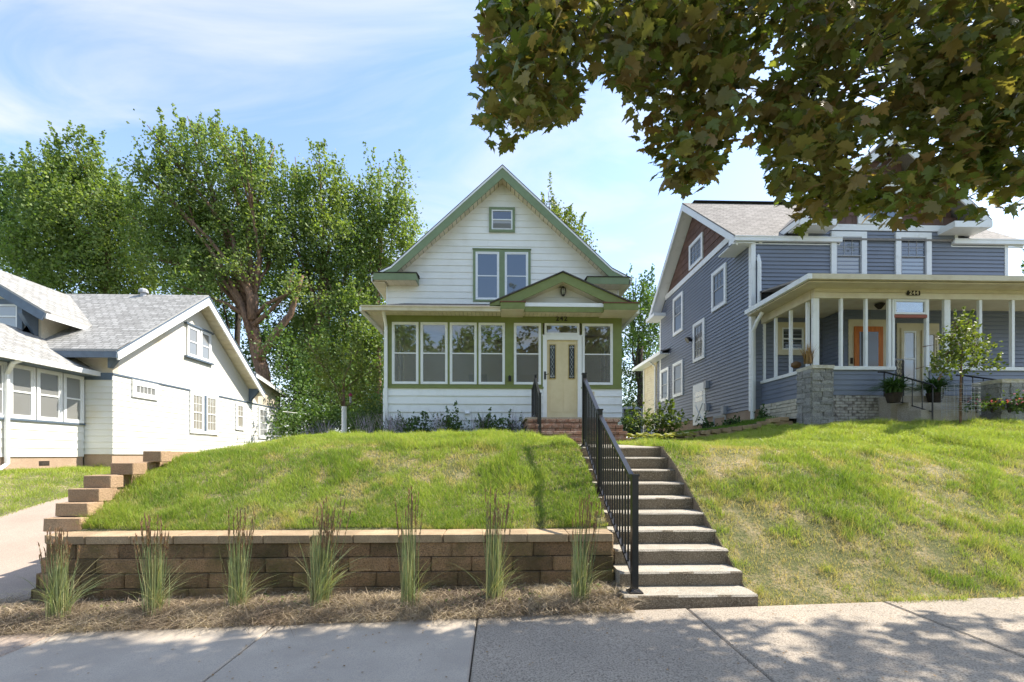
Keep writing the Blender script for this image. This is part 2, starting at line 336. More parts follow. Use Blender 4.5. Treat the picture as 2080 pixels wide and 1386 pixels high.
def blades(name, base, ht, wd, lean, m, parent=None, kind=None, tint=None, val=None, seg=2, droop=.3, dirs=None):
    """bent tapering strips"""
    n = len(base); th = rng.random(n)*2*math.pi if dirs is None else dirs
    d = np.stack([np.cos(th), np.sin(th), np.zeros(n)], 1); ph = rng.random(n)*2*math.pi
    sdv = np.stack([np.cos(ph), np.sin(ph)*.6, np.zeros(n)], 1)
    up = np.array([0, 0, 1.]); vs_ = []; ht = ht[:, None]; wd = wd[:, None]; lean = lean[:, None]
    for k in range(seg+1):
        t = k/seg; p = base+up*ht*(t-droop*lean*t*t)+d*ht*lean*(t**1.7)
        if k < seg: q = sdv*wd*(1-t*.55)*.5; vs_ += [p-q, p+q]
        else: vs_ += [p]
    nvb = 2*seg+1; v = np.stack(vs_, 1).reshape(-1, 3); i = np.arange(n)*nvb; f = []
    for k in range(seg-1):
        f += [i+2*k, i+2*k+1, i+2*k+3, i+2*k, i+2*k+3, i+2*k+2]
    k = seg-1; f += [i+2*k, i+2*k+1, i+2*seg]
    f = np.stack(f, 1)
    tint = np.zeros(n) if tint is None else tint; val = rng.random(n) if val is None else val
    return npmesh(name, v, f, 3, m, parent, {'tint': np.repeat(tint, nvb), 'val': np.repeat(val, nvb)}, kind=kind)
def vnoise(x, y, s, seed=0):
    """smooth value noise for patches"""
    r = np.random.default_rng(seed); g = r.random((64, 64)); x = x/s+31.3; y = y/s+17.7
    xi = np.floor(x).astype(int); yi = np.floor(y).astype(int); fx = x-xi; fy = y-yi; fx = fx*fx*(3-2*fx); fy = fy*fy*(3-2*fy)
    a = g[xi % 64, yi % 64]; b = g[(xi+1) % 64, yi % 64]; c = g[xi % 64, (yi+1) % 64]; d = g[(xi+1) % 64, (yi+1) % 64]
    return a*(1-fx)*(1-fy)+b*fx*(1-fy)+c*(1-fx)*fy+d*fx*fy
def fbm(x, y, s, seed=0): return .55*vnoise(x, y, s, seed)+.3*vnoise(x, y, s/2.3, seed+1)+.15*vnoise(x, y, s/5, seed+2)

# window in a wall frame: casing object with sash frame, panes, bars as sub-parts
def window(parent, fr, u0, u1, v0, v1, tw=.09, casing='trim', sash='trim', pane='glass', mid=True, grid=None, o=.03, cd=.03, pane_low=None, st=.045, grid_low=False, label=None):
    c = MB(); c.box(u0, u1, v1-tw, v1, o-.02, o+cd, fr).box(u0, u1, v0, v0+tw, o-.02, o+cd, fr)
    c.box(u0, u0+tw, v0+tw, v1-tw, o-.02, o+cd, fr).box(u1-tw, u1, v0+tw, v1-tw, o-.02, o+cd, fr)
    wo_ = c.build('window', casing, parent, label)
    a0, a1, b0, b1 = u0+tw, u1-tw, v0+tw, v1-tw; f = MB(); bm_ = (b0+b1)/2
    o1 = o+cd-.012
    f.box(a0, a1, b1-st, b1, o-.02, o1, fr).box(a0, a1, b0, b0+st, o-.02, o1, fr).box(a0, a0+st, b0+st, b1-st, o-.02, o1, fr).box(a1-st, a1, b0+st, b1-st, o-.02, o1, fr)
    if mid: f.box(a0+st, a1-st, bm_-st*.45, bm_+st*.45, o-.02, o1, fr)
    f.build('frame', sash, wo_)
    spans = [(b0+st, bm_-st*.45, pane_low or pane), (bm_+st*.45, b1-st, pane)] if mid else [(b0+st, b1-st, pane)]
    for i, (p0, p1, pm) in enumerate(spans):
        MB().box(a0+st, a1-st, p0, p1, o-.008, o-.002, fr).build('pane', pm, wo_)
        if grid and (not mid or i == 1 or grid_low):
            g = MB(); cols, rows = grid
            for k in range(1, cols):
                x = a0+st+(a1-a0-2*st)*k/cols; g.box(x-.008, x+.008, p0, p1, o-.001, o+.008, fr)
            for k in range(1, rows):
                z = p0+(p1-p0)*k/rows; g.box(a0+st, a1-st, z-.008, z+.008, o-.0005, o+.0075, fr)
            g.build('muntin', sash, wo_)
    return wo_
def boards(parent, fr, v0, v1, step, lim, m, name='siding_board', lip=.018, split=0, o=0):
    """lap boards; lim(v) gives the wall's extent at height v"""
    z = v0
    while z < v1-.01:
        zt = min(z+step, v1); a0, a1 = lim(z); b0, b1 = lim(zt)
        if b1-b0 < .02: c_ = (b0+b1)/2; b0, b1 = c_-.01, c_+.01
        if a1-a0 > .1:
            cuts = [0, 1]
            if split and random.random() < split: cuts = [0, random.uniform(.25, .75), 1]
            for q in range(len(cuts)-1):
                t0, t1 = cuts[q], cuts[q+1]; g = .0015 if q else 0; g2 = .0015 if q < len(cuts)-2 else 0
                A0 = a0+(a1-a0)*t0+g; A1 = a0+(a1-a0)*t1-g2; B0 = b0+(b1-b0)*t0+g; B1 = b0+(b1-b0)*t1-g2
                MB().hexa([fr(A0, z, o-.02), fr(A1, z, o-.02), fr(B1, zt-.001, o-.02), fr(B0, zt-.001, o-.02),
                           fr(A0, z, o+lip), fr(A1, z, o+lip), fr(B1, zt-.001, o+.002), fr(B0, zt-.001, o+.002)]).build(name, m, parent)
        z += step
def lapmesh(mb_, fr, u0, u1, v0, v1, step, lip=.024, lim=None):
    z = v0
    while z < v1-.005:
        zt = min(z+step, v1); a0, a1 = lim(z) if lim else (u0, u1); b0, b1 = lim(zt) if lim else (u0, u1)
        if a1-a0 > .02:
            mb_.poly([fr(a0, z, lip), fr(a1, z, lip), fr(b1, zt, 0), fr(b0, zt, 0)]); mb_.poly([fr(a0, z, 0), fr(a1, z, 0), fr(a1, z, lip), fr(a0, z, lip)])
        z += step
    return mb_
# ------------------------------------------------------------------ terrain (heights relative to the eye, then +H)
def pw(x, xs, ys): return np.interp(x, xs, ys)
def z_walk(X, Y): return -1.506+.0253*X-.012*(4.3-Y)+H
def z_lawn_left(X, Y):
    X = np.asarray(X, float); Y = np.asarray(Y, float)
    near = pw(Y, [5.0, 5.25, 5.53, 5.83, 6.12, 6.42, 6.71, 7.0, 7.6, 8.5, 10, 13, 20], [-.93, -.76, -.62, -.47, -.32, -.15, .0, .12, .24, .30, .33, .40, .5])
    hump = .07*np.exp(-((X+1.2)/2.2)**2)*np.clip((Y-6)/2, 0, 1)
    edge = np.clip((-3.2-X)/1.9, 0, 1.2)**1.5*np.clip((Y-6.2)/1.2, 0, 1)*.26
    return near+hump-edge+.02*np.sin(X*2.1+Y)+H
def z_lawn_right(X, Y):
    X = np.asarray(X, float); Y = np.asarray(Y, float)
    st = pw(Y, [4.28, 4.65, 5.5, 6.4, 7.0, 8, 10, 13, 20], [-1.50, -1.30, -.70, -.14, .13, .17, .23, .42, .6])
    fr_ = pw(Y, [4.28, 4.65, 5.5, 6.4, 7.5, 8.8, 10, 11, 13, 20], [-1.38, -1.28, -.92, -.47, .07, .53, .74, .86, .95, 1.1])
    t = np.clip((X-3.8)/4.6, 0, 1); t = t*t*(3-2*t)
    base = st*(1-t)+fr_*t+.0253*(X-2.6)*np.exp(-(Y-4.28))*.5
    return base+.025*np.sin(X*1.7+Y*2.3)*np.clip(Y-4.5, 0, 1)+np.clip(X-9.5, 0, 5)*.02+H
def z_drive(X, Y): return pw(np.asarray(Y, float), [4.3, 6, 8, 9, 12, 14, 40], [-1.60, -1.47, -1.16, -.94, -.5, -.38, -.3])+0*np.asarray(X, float)+H
def z_lawn_far_left(X, Y):
    t = np.clip((-8.9-np.asarray(X, float))/2.3, 0, 1); t = t*t*(3-2*t)
    return z_drive(X, Y)*(1-t)+(pw(np.asarray(Y, float), [4.3, 7, 9, 11, 40], [-1.5, -1.05, -.62, -.38, -.33])+H)*t
def sheet(name, x0, x1, y0, y1, zf, m, nx, ny, dz=0):
    xs = np.linspace(x0, x1, nx); ys = np.linspace(y0, y1, ny); XX, YY = np.meshgrid(xs, ys); ZZ = zf(XX, YY)+dz
    v = np.stack([XX, YY, ZZ], -1).reshape(-1, 3); i = np.arange(nx*ny).reshape(ny, nx)
    f = np.stack([i[:-1, :-1], i[:-1, 1:], i[1:, 1:], i[1:, :-1]], -1).reshape(-1, 4)
    o = npmesh(name, v, f, 4, m, smooth=True); o['kind'] = 'structure'; return o
sheet('ground', -900, 900, -900, 900, lambda X, Y: 0*X-.42, 'turf_far', 3, 3)
sheet('lawn', -5.02, 1.235, 5.0, 13.4, lambda X, Y: z_lawn_left(X, Y)-np.where((X < -4.74) & (Y < 7.5), .8, 0), 'turf', 60, 80, -.015)['label'] = 'sunny lawn sloping down to the block wall'
sheet('lawn', 2.52, 22, 4.28, 12.4, z_lawn_right, 'turf', 120, 80, -.015)
sheet('garden_bed', -5.02, 22, 12.4, 34, lambda X, Y: np.where(X > 3.4, z_lawn_right(X, np.minimum(Y, 13)), np.minimum(z_lawn_left(X, Y), z_lawn_right(X, Y)+.2))-.01, 'turf_far', 90, 60)
sheet('lawn', -30, -8.84, 4.3, 36, z_lawn_far_left, 'turf', 60, 80)
sheet('driveway', -8.84, -5.05, 4.3, 36, z_drive, 'drive', 12, 60, .004)
sheet('garden_bed', 2.52, 3.4, 12.4, 13.4, z_lawn_right, 'soil', 4, 4, -.03)
sheet('garden_bed', 1.235, 2.52, 4.2, 13.4, lambda X, Y: pw(Y, [4.2, 4.4, 7.0, 10, 14], [-1.55, -1.5, .0, .16, .25])+H-.12+0*X, 'soil', 6, 40)
def skirt(X, zf, y0, y1, dp=.9):
    mb_ = MB(); ys2 = np.linspace(y0, y1, 60)
    for a, b in zip(ys2[:-1], ys2[1:]): za, zb2 = float(zf(X, a))-.017, float(zf(X, b))-.017; mb_.poly([(X, a, za-dp), (X, b, zb2-dp), (X, b, zb2), (X, a, za)])
    mb_.build('lawn_edge', 'soil', fix=False)['kind'] = 'structure'
skirt(2.522, z_lawn_right, 4.28, 12.4); skirt(1.233, z_lawn_left, 5.2, 12.4)
# street side: pavement slabs, boulevard strip, kerb, road
sw = tag(bpy.data.objects.new('sidewalk', None), 'concrete sidewalk of large slabs crossing in front of the lots', None, None, 'structure'); C.objects.link(sw); BASE[sw.name] = Vector((0, 0, 0))
xs = [-14, -12.0, -9.9, -7.9, -5.95, -4.0, -2.06, -.2, 1.8, 3.72, 5.6, 7.5, 9.4, 11.3, 13.3]
for i in range(len(xs)-1):
    a, b = xs[i]+.006, xs[i+1]-.006; m = 'walk2' if i in (5, 6) else ('drive' if i < 5 else 'walk'); mb_ = MB(); n0 = 5; y0, y1 = 2.72, 4.3
    dzz = random.uniform(-.004, .004)
    P = lambda x, y, d=0: (x, y, z_walk(x, y)+dzz+d); e = .012
    mb_.hexa([P(a, y0, -.12), P(b, y0, -.12), P(b, y1, -.12), P(a, y1, -.12), P(a, y0, -e), P(b, y0, -e), P(b, y1, -e), P(a, y1, -e)])
    mb_.hexa([P(a, y0, -e), P(b, y0, -e), P(b, y1, -e), P(a, y1, -e), P(a+e, y0+e), P(b-e, y0+e), P(b-e, y1-e), P(a+e, y1-e)])
    mb_.build('slab', m, sw, nobase=True)
sheet('walk_bed', -14, 13.3, 2.6, 4.42, lambda X, Y: z_walk(X, Y), 'soil', 20, 4, -.05)
sheet('boulevard', -60, 60, -.6, 2.7, lambda X, Y: z_walk(X, Y), 'turf_far', 10, 4, -.02)
sheet('road', -200, 200, -9, -.75, lambda X, Y: -1.62+.0253*np.clip(X, -40, 40)+H+0*Y-.12, 'pale_road', 10, 4)
MB().hexa([(-40, -.75, z_walk(-40, 0)-.3), (40, -.75, z_walk(40, 0)-.3), (40, -.6, z_walk(40, 0)-.3), (-40, -.6, z_walk(-40, 0)-.3), (-40, -.75, z_walk(-40, 0)), (40, -.75, z_walk(40, 0)), (40, -.6, z_walk(40, 0)), (-40, -.6, z_walk(-40, 0))]).build('kerb', 'walk2')['kind'] = 'structure'
# bed of dried straw in front of the wall
def z_bed(X, Y):
    X = np.asarray(X, float); Y = np.asarray(Y, float)
    return z_walk(X, 4.3)-.02+.08*np.clip((Y-4.26)/.25, 0, 1)+.03*fbm(X*1.0, Y*1.0, .35, 5)+np.where(X < -5.1, -.03, 0)
sheet('straw_bed', -6.6, 1.28, 4.22, 5.2, z_bed, 'soil', 160, 24)
def outw(X, Y): return X > -5.2
n = 30000; X = rng.uniform(-6.4, 1.25, n); Y = 4.22+rng.random(n)**1.1*.62
extra = X < -5.1; Y = np.where(extra, rng.uniform(4.2, 5.15, n), Y)
bp = np.stack([X, Y, z_bed(X, Y)+rng.random(n)*.02], 1)
th = rng.random(n)*2*math.pi
blades('dry_straw', bp, rng.uniform(.06, .19, n), rng.uniform(.003, .009, n), rng.uniform(1.0, 2.8, n), 'straw', kind='stuff', tint=np.clip(rng.normal(.35, .35, n)+(fbm(X, Y, .5, 9)-.5)*1.6, 0, 1), seg=2, droop=.32)
bpy.context.scene.objects['dry_straw']['label'] = 'dry tangled straw mulch between sidewalk and block wall'
# ------------------------------------------------------------------ concrete stairs
stz = [-1.357, -1.207, -1.036, -.873, -.707, -.549, -.378, -.208, -.033, .129]
SXL, SXR = 1.27, 2.53
stairs = empty('concrete_stairs', (1.9, 4.35, z_walk(1.9, 4.3)), 'ten weathered concrete steps climbing from the sidewalk to the front walk', 'stairs')
for k, z in enumerate(stz):
    y0 = (14.76+k)*.295; y1 = y0+.295+.02 if k < 9 else 10.02; zb = z-.165+H-(.0 if k else .1); zt = z+H
    zt2 = zt+(.006 if k < 9 else .112); dx = -.05 if k == 0 else (-.02 if k == 1 else 0)
    xl, xr = SXL+dx+random.uniform(-.008, .008), SXR+random.uniform(-.012, .012)
    e = .012; mb_ = MB()
    prof = [(y0+.004, zb), (y0, zt-e*1.5), (y0+e*1.2, zt), (y1, zt2), (y1, zb)]
    if k: prof[0] = (y0+.006, zb)
    nseg = 10; vs0 = len(mb_.v)
    for s_ in range(nseg+1):
        x = xl+(xr-xl)*s_/nseg
        for j, (py_, pz_) in enumerate(prof):
            jx = random.uniform(-.004, .004) if j in (1, 2) else 0
            mb_.v.append((x, py_+jx, pz_+(jx*.5)))
    for s_ in range(nseg):
        for j in range(5):
            a = vs0+s_*5+j; b = vs0+s_*5+(j+1) % 5; mb_.f.append((a, b, b+5, a+5)); mb_.uv.append([(0, 0)]*4)
    mb_.f.append(tuple(range(vs0, vs0+5))); mb_.f.append(tuple(range(vs0+nseg*5+4, vs0+nseg*5-1, -1))); mb_.uv += [[(0, 0)]*5]*2
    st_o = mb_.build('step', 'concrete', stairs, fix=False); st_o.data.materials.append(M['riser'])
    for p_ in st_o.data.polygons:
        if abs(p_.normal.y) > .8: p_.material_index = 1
# ------------------------------------------------------------------ block retaining wall
wall = empty('retaining_wall', (-1.9, 4.8, z_bed(-1.9, 4.7).item()), 'low retaining wall of brown concrete blocks with stepped left end', 'wall')
bclean = [chamfer_mesh('block', 'blockclean', .035, .012) for _ in range(3)]; bme = [chamfer_mesh('block', 'block', .035, .012) for _ in range(5)]; cme = [chamfer_mesh('capstone', 'cap', .03, .01) for _ in range(3)]
WT = -.835+H                         # top of cap
course = .152; capH = .085; x_r = 1.225
def wall_run(z0, ybase, k):
    off = [0, -.21, -.07, -.3, -.14, -.25][k]; x = x_r; first = True
    while x > -4.5:
        w_ = .43 if not first else .43+off; first = False
        x0 = max(x-w_, -4.54)
        piece('block', random.choice(bme), ((x+x0)/2, ybase+.15+random.uniform(-.006, .006), z0+course/2), ((x-x0)-.004, .30, course-.004), wall, random.uniform(-.006, .006)); x = x0
nc = 5
for k in range(nc):
    z0 = WT-capH-course*(k+1); yb = 4.80-.014*(k+1)+.04
    wall_run(z0, yb, k)
    # rounded corner and run back along the driveway
    cxn, cyn = -4.54, yb+.30; rr = .24+0.03*k
    for j in range(2):
        a = R(-90-22-j*46); px_, py_ = cxn+(rr-.12)*math.cos(a), cyn+(rr-.12)*math.sin(a)
        piece('block', random.choice(bme), (px_, py_, z0+course/2), (.33, .27, course-.004), wall, a+R(90))
    y = cyn+.02; nb = 0
    while y < 6.9:
        x_ = cxn-rr+.13-min((y-cyn)*.22, .16)
        if z0+course < float(z_lawn_left(-4.9, y))+.1: piece('block', random.choice(bme), (x_, y+.2, z0+course/2), (.27, .425, course-.004), wall, random.uniform(-.01, .01))
        y += .43
x = x_r
while x > -4.45:
    w_ = .46+random.uniform(-.03, .04); x0 = max(x-w_, -4.52)
    piece('capstone', random.choice(cme), ((x+x0)/2, 4.99, WT-capH/2), ((x-x0)-.005, .36, capH), wall, random.uniform(-.004, .004)); x = x0
for j, a in enumerate((-112, -150)):
    a = R(a); piece('capstone', random.choice(cme), (-4.52+.12*math.cos(a), 5.10+.12*math.sin(a), WT-capH/2-.001*j), (.30, .30, capH), wall, a+R(90))
# stepped courses climbing with the bank
for k, (yy, zt) in enumerate(((5.14, -.69), (5.24, -.535), (5.36, -.385), (5.52, -.24), (5.86, -.095), (6.34, .06))):
    zt += H; y = yy; i = 0
    while y < 8.2:
        if i == 0: piece('block', random.choice(bclean), (-4.80+.015*k, y+.10, zt-course/2), (.40-.03*k, .20, course-.004), wall, random.uniform(-.03, .03)); y += .205
        else: piece('block', random.choice(bclean), (-4.88, y+.21, zt-course/2), (.24, .42, course-.004), wall, random.uniform(-.01, .01)); y += .425
        i += 1
        if i > 6: break
# ------------------------------------------------------------------ brick entry steps
YB = 10.0
bs_ = empty('brick_steps', (1.8, YB, H+.2), 'weathered brick entry steps leading up to the tan door', 'steps')
brm = [chamfer_mesh('brick', 'brick', .05, .015) for _ in range(4)]
bxl, bxr = .70, 2.93; zB = .235+H
tops = [SY(1200, 889.5, 10.0)[1], SY(1200, 876, 10.34)[1], SY(1200, 862.8, 10.68)[1], SY(1200, 851.7, 11.02)[1]]
ys_ = [10.0, 10.34, 10.68, 11.02]
core = MB(); zp = zB-.1
for k in range(4):
    y0 = ys_[k]; zt = tops[k]; zb = zB-.1 if k == 0 else tops[k-1]; yend = 12.98
    core.box(bxl+.02+.0*k, bxr-.02, y0+.03, yend, zb, zt-.012)
    h2 = (zt-(zb if k else zB-.01))/2
    for r_ in range(2):
        zc = zt-h2*(r_+.5); proud = .02 if r_ == 0 else 0; x = bxl+(-.0 if r_ else -.0)-random.uniform(0, .15)
        while x < bxr-.02:
            wdt = random.choice([.19, .28, .28]) if r_ == 0 else random.choice([.3, .36, .42]); xa = max(x, bxl-.01); xb = min(x+wdt, bxr+(.012 if r_ == 0 else 0))
            if xb-xa > .05: piece('brick', random.choice(brm), ((xa+xb)/2, y0+.05-proud, zc), (xb-xa-.012, .12, h2-.010), bs_)
            x += wdt
    # left and right cheek bricks
    for sx in (bxl+.05, bxr-.05):
        for r_ in range(2):
            y = y0+.12
            while y < min(ys_[k]+.36 if k < 3 else 12.9, 12.9):
                piece('brick', random.choice(brm), (sx, y+.1, zt-h2*(r_+.5)), (.12, .19, h2-.01), bs_); y += .2
core.build('core', 'mortar', bs_)
MB().box(bxl-.06, bxr+.05, 11.02, 12.96, tops[3]+.002, tops[3]+.045).build('landing_slab', 'concrete', bs_)
# ------------------------------------------------------------------ black railings
def railing(name, label, posts, nbal, pw_=.062, base=True, low=.13, drop=.06):
    t = empty(name, posts[0][0], label, 'railing', 'black metal stair railings')
    for (p, h) in posts:
        x, y, z = p; MB().box(x-pw_/2, x+pw_/2, y-pw_/2, y+pw_/2, z+.012, z+h).build('post', 'black', t)
        MB().box(x-pw_*.62, x+pw_*.62, y-pw_*.62, y+pw_*.62, z+h, z+h+.02).build('post_cap', 'black', t)
        if base: MB().box(x-.068, x+.068, y-.068, y+.068, z, z+.014).hexa([(x-.055, y-.055, z+.014), (x+.055, y-.055, z+.014), (x+.055, y+.055, z+.014), (x-.055, y+.055, z+.014), (x-.034, y-.034, z+.04), (x+.034, y-.034, z+.04), (x+.034, y+.034, z+.04), (x-.034, y+.034, z+.04)]).build('base_plate', 'black', t)
    for i in range(len(posts)-1):
        (a, ha), (b, hb) = posts[i], posts[i+1]; a = Vector(a); b = Vector(b)
        ta = a+Vector((0, 0, ha-drop)); tb = b+Vector((0, 0, hb-drop)); la = a+Vector((0, 0, low)); lb = b+Vector((0, 0, low))
        MB().bar(ta, tb, .05, .035).build('top_rail', 'black', t); MB().bar(la, lb, .035, .03).build('bottom_rail', 'black', t)
        for k in range(1, nbal[i]+1):
            f = k/(nbal[i]+1); p0 = la.lerp(lb, f); p1 = ta.lerp(tb, f); MB().bar(p0, p1, .017, .017, Vector((0, 1, 0))).build('baluster', 'black', t)
    return t
railing('stair_railing', 'long black metal railing running up the concrete stairs', [((1.345, 4.47, -1.357+H), 1.15), ((1.345, 6.02, -.545+H), 1.14), ((1.345, 7.12, .13+H), 1.14)], [13, 9])
railing('step_railing', 'short black railing on the left of the brick steps', [((.93, 10.22, tops[0]), 1.0), ((.95, 11.75, tops[3]+.045), 1.13), ((.95, 12.85, tops[3]+.045), .95)], [9, 6], .05)
# ------------------------------------------------------------------ white house (242)
YP, YG, YU, YR = 13.0, 12.5, 15.6, 15.15
hs = empty('white_house', (*SY(1020, 0, YP)[:1], YP, H+.3), 'white gabled house with moss green trim and glazed porch, in the middle', 'house')
FP = front(YP); FU = front(YU)
pX = lambda px: SY(px, 700, YP)[0]; pZ = lambda py, px=1020: SY(px, py, YP)[1]
uX = lambda px: SY(px, 500, YU)[0]; uZ = lambda py, px=1020: SY(px, py, YU)[1]
xl, xr = pX(779), pX(1263); grd = H+.25
# lower wall boards either side of the door
dx0, dx1 = pX(1102.5), pX(1181.5); zs = pZ(786)
ztop = zs-.0; st = .232
for a, b in ((xl, dx0), (dx1, xr)):
    boards(hs, FP, grd+.28-.0, ztop-.05, st, lambda v, a=a, b=b: (a-(.012 if a == xl else 0), b+(.012 if b == xr else 0)), 'white_low', lip=.03, split=.6)
    MB().box(a, b, grd-.5, grd+.28, -.25, -.012, FP).build('foundation', 'white_low', hs)
    MB().box(a-.02, b+.02, zs-.05, zs, -.02, .045, FP).build('sill_board', 'green', hs)
# porch wall framing in green (openings are real)
wins = [(795.9, 850.4), (854, 909.5), (913.3, 968.6), (971.8, 1025.8), (1043.6, 1099.3), (1182.4, 1245)]
zt_w, zb_w = pZ(656), pZ(781.5); zhead = pZ(638)
MB().box(xl, xr, zt_w, zhead+.12, -.1, 0, FP).build('header', 'green', hs)
cuts = [xl]+[v for a, b in wins[:5] for v in (pX(a), pX(b))]; posts_ = [(xl, pX(795.9))]+[(pX(wins[i][1]), pX(wins[i+1][0])) for i in range(4)]+[(pX(1099.3), dx0), (dx1, pX(1182.4)), (pX(1245), xr)]
for a, b in posts_:
    if b-a > .01: MB().box(a, b, zs, zt_w, -.1, .004, FP).build('wall_post', 'green', hs)
for a, b in ((pX(795.9), pX(1099.3)), (pX(1182.4), pX(1245))): MB().box(a, b, zs, zb_w, -.1, .002, FP).build('apron', 'green', hs)
for i, (a, b) in enumerate(wins):
    window(hs, FP, pX(a)+.005, pX(b)-.005, zb_w+.005, zt_w-.005, .035, 'trim', 'trim', 'clear', True, None, -.015, .03, 'screen', .035)
# transom and door
tz0 = pZ(679.5)
window(hs, FP, pX(1106), pX(1176.6), tz0, zt_w-.005, .03, 'trim', 'trim', 'clear', False, None, -.01, .03, st=.03)
dz1 = pZ(681); dz0 = tops[3]+.05; fw = .115
df = MB(); df.box(dx0, dx0+fw, dz0, dz1, -.08, .035, FP).box(dx1-fw, dx1, dz0, dz1, -.08, .035, FP).box(dx0+fw, dx1-fw, dz1-.13, dz1, -.08, .034, FP)
df.box(dx0-.02, dx1+.02, dz1, tz0, -.08, .01, FP).build('door_frame', 'trim', hs)
MB().box(dx0+.02, dx1-.02, dz0-.05, dz0+.09, -.08, .06, FP).build('threshold', 'door', hs)
MB().box(dx0, dx1, dz0+.092, dz0+.15, -.08, .03, FP).build('kick_rail', 'trim', hs)
a, b = dx0+fw, dx1-fw; d0, d1 = dz0+.15, dz1-.13
dm = MB(); gx = [(a+.09, a+.245), (b-.245, b-.09)]; gz0, gz1 = pZ(768), pZ(700)
dm.box(a, b, d0, gz0, -.07, -.03, FP).box(a, b, gz1, d1, -.07, -.03, FP).box(a, gx[0][0], gz0, gz1, -.07, -.03, FP).box(gx[0][1], gx[1][0], gz0, gz1, -.07, -.03, FP).box(gx[1][1], b, gz0, gz1, -.07, -.03, FP)
door = dm.build('door', 'door', hs)
for g0, g1 in gx:
    MB().box(g0, g1, gz0, gz1, -.06, -.05, FP).build('pane', 'glass', door)
    f = MB(); e = .018
    f.box(g0-e, g1+e, gz1, gz1+e, -.035, -.012, FP).box(g0-e, g1+e, gz0-e, gz0, -.035, -.012, FP).box(g0-e, g0, gz0, gz1, -.035, -.012, FP).box(g1, g1+e, gz0, gz1, -.035, -.012, FP); f.build('glass_bead', 'brass', door)
    c_ = (g0+g1)/2; l = MB(); hh = gz1-gz0
    for q in range(7):
        z = gz0+hh*(q+.5)/7; s_ = .03 if q % 2 else .05
        l.bar(FP(c_-s_, z, -.045), FP(c_, z+hh/14, -.045), .005).bar(FP(c_+s_, z, -.045), FP(c_, z+hh/14, -.045), .005).bar(FP(c_-s_, z, -.045), FP(c_, z-hh/14, -.045), .005).bar(FP(c_+s_, z, -.045), FP(c_, z-hh/14, -.045), .005)
    l.bar(FP(g0, gz0+.06, -.045), FP(g1, gz0+.06, -.045), .006).bar(FP(g0, gz1-.06, -.045), FP(g1, gz1-.06, -.045), .006).build('leading', 'trim', door)
for g0, g1 in ((a+.1, (a+b)/2-.04), ((a+b)/2+.04, b-.1)):
    MB().prism([(g0, d0+.16), (g1, d0+.16), (g1, gz0-.2), ((g0+g1)/2, gz0-.14), (g0, gz0-.2)], -.032, -.020, FP).build('panel', 'door', door)
hd = MB(); hd.box(dx0+.035, dx0+.085, pZ(771), pZ(755), .035, .05, FP).bar(FP(dx0+.06, pZ(762), .06), FP(dx0+.17, pZ(760), .07), .016).tube([FP(dx0+.06, pZ(762), .045), FP(dx0+.06, pZ(762), .08)], .014).build('handle', 'black', door)
# porch box: side walls, floor, ceiling, inner wall
pl, pr = xl+.02, xr-.02
MB().box(xl, xr, 13.06, YU-.1, H+.75, H+.85).build('porch_floor', 'found', hs)
MB().box(xl, xr, 13.11, YU-.06, pZ(640)+.05, pZ(640)+.1).build('porch_ceiling', 'soffit', hs)
MB().box(xl-.3, xr+.5, YU-.05, YU+.05, grd-.3, H+4.6).build('inner_wall', 'soffit', hs)
MB().box(pX(1050)+.2, pX(1100)+.55, H+.85, H+2.75, .02, .06, front(YU-.05)).build('inner_door', 'door', hs)
MB().box(pX(940), pX(985), H+.85, H+2.75, .02, .06, front(YU-.05)).build('inner_window', 'glass', hs)
for X_, fr in ((xl, west(xl)), (xr, east(xr))):
    for z0, z1 in ((grd-.4, zs), (zt_w, zhead+.12)): MB().box(13.006, YU+.0, z0, z1, -.09, -.003, fr).build('side_wall', 'white', hs)
    yy = 13.0
    for q in range(4):
        y0 = 13.008+q*.68; MB().box(y0, y0+.13, zs, zt_w, -.09, -.003, fr).build('side_post', 'green' if q == 0 else 'trim', hs)
        window(hs, fr, y0+.14, y0+.67, zb_w, zt_w-.005, .03, 'trim', 'trim', 'clear', True, None, -.05, .03, st=.03)
# main body behind the porch
ul, ur = uX(787.8), uX(1254); bodyb = 26.0; zeave = uZ(556)
MB().box(ul+.03, ur-.03, YU+.06, bodyb, grd-.4, zeave-.05).build('house_body', 'white', hs)
# roof outline in the street plane (outer top edge), with kick at the eaves
ax_, az_ = SY(1020.6, 333.8, YR); kl = SY(790.7, 541, YR); el = SY(750, 560, YR); kr = SY(1240, 540.5, YR); er = SY(1279, 562, YR)
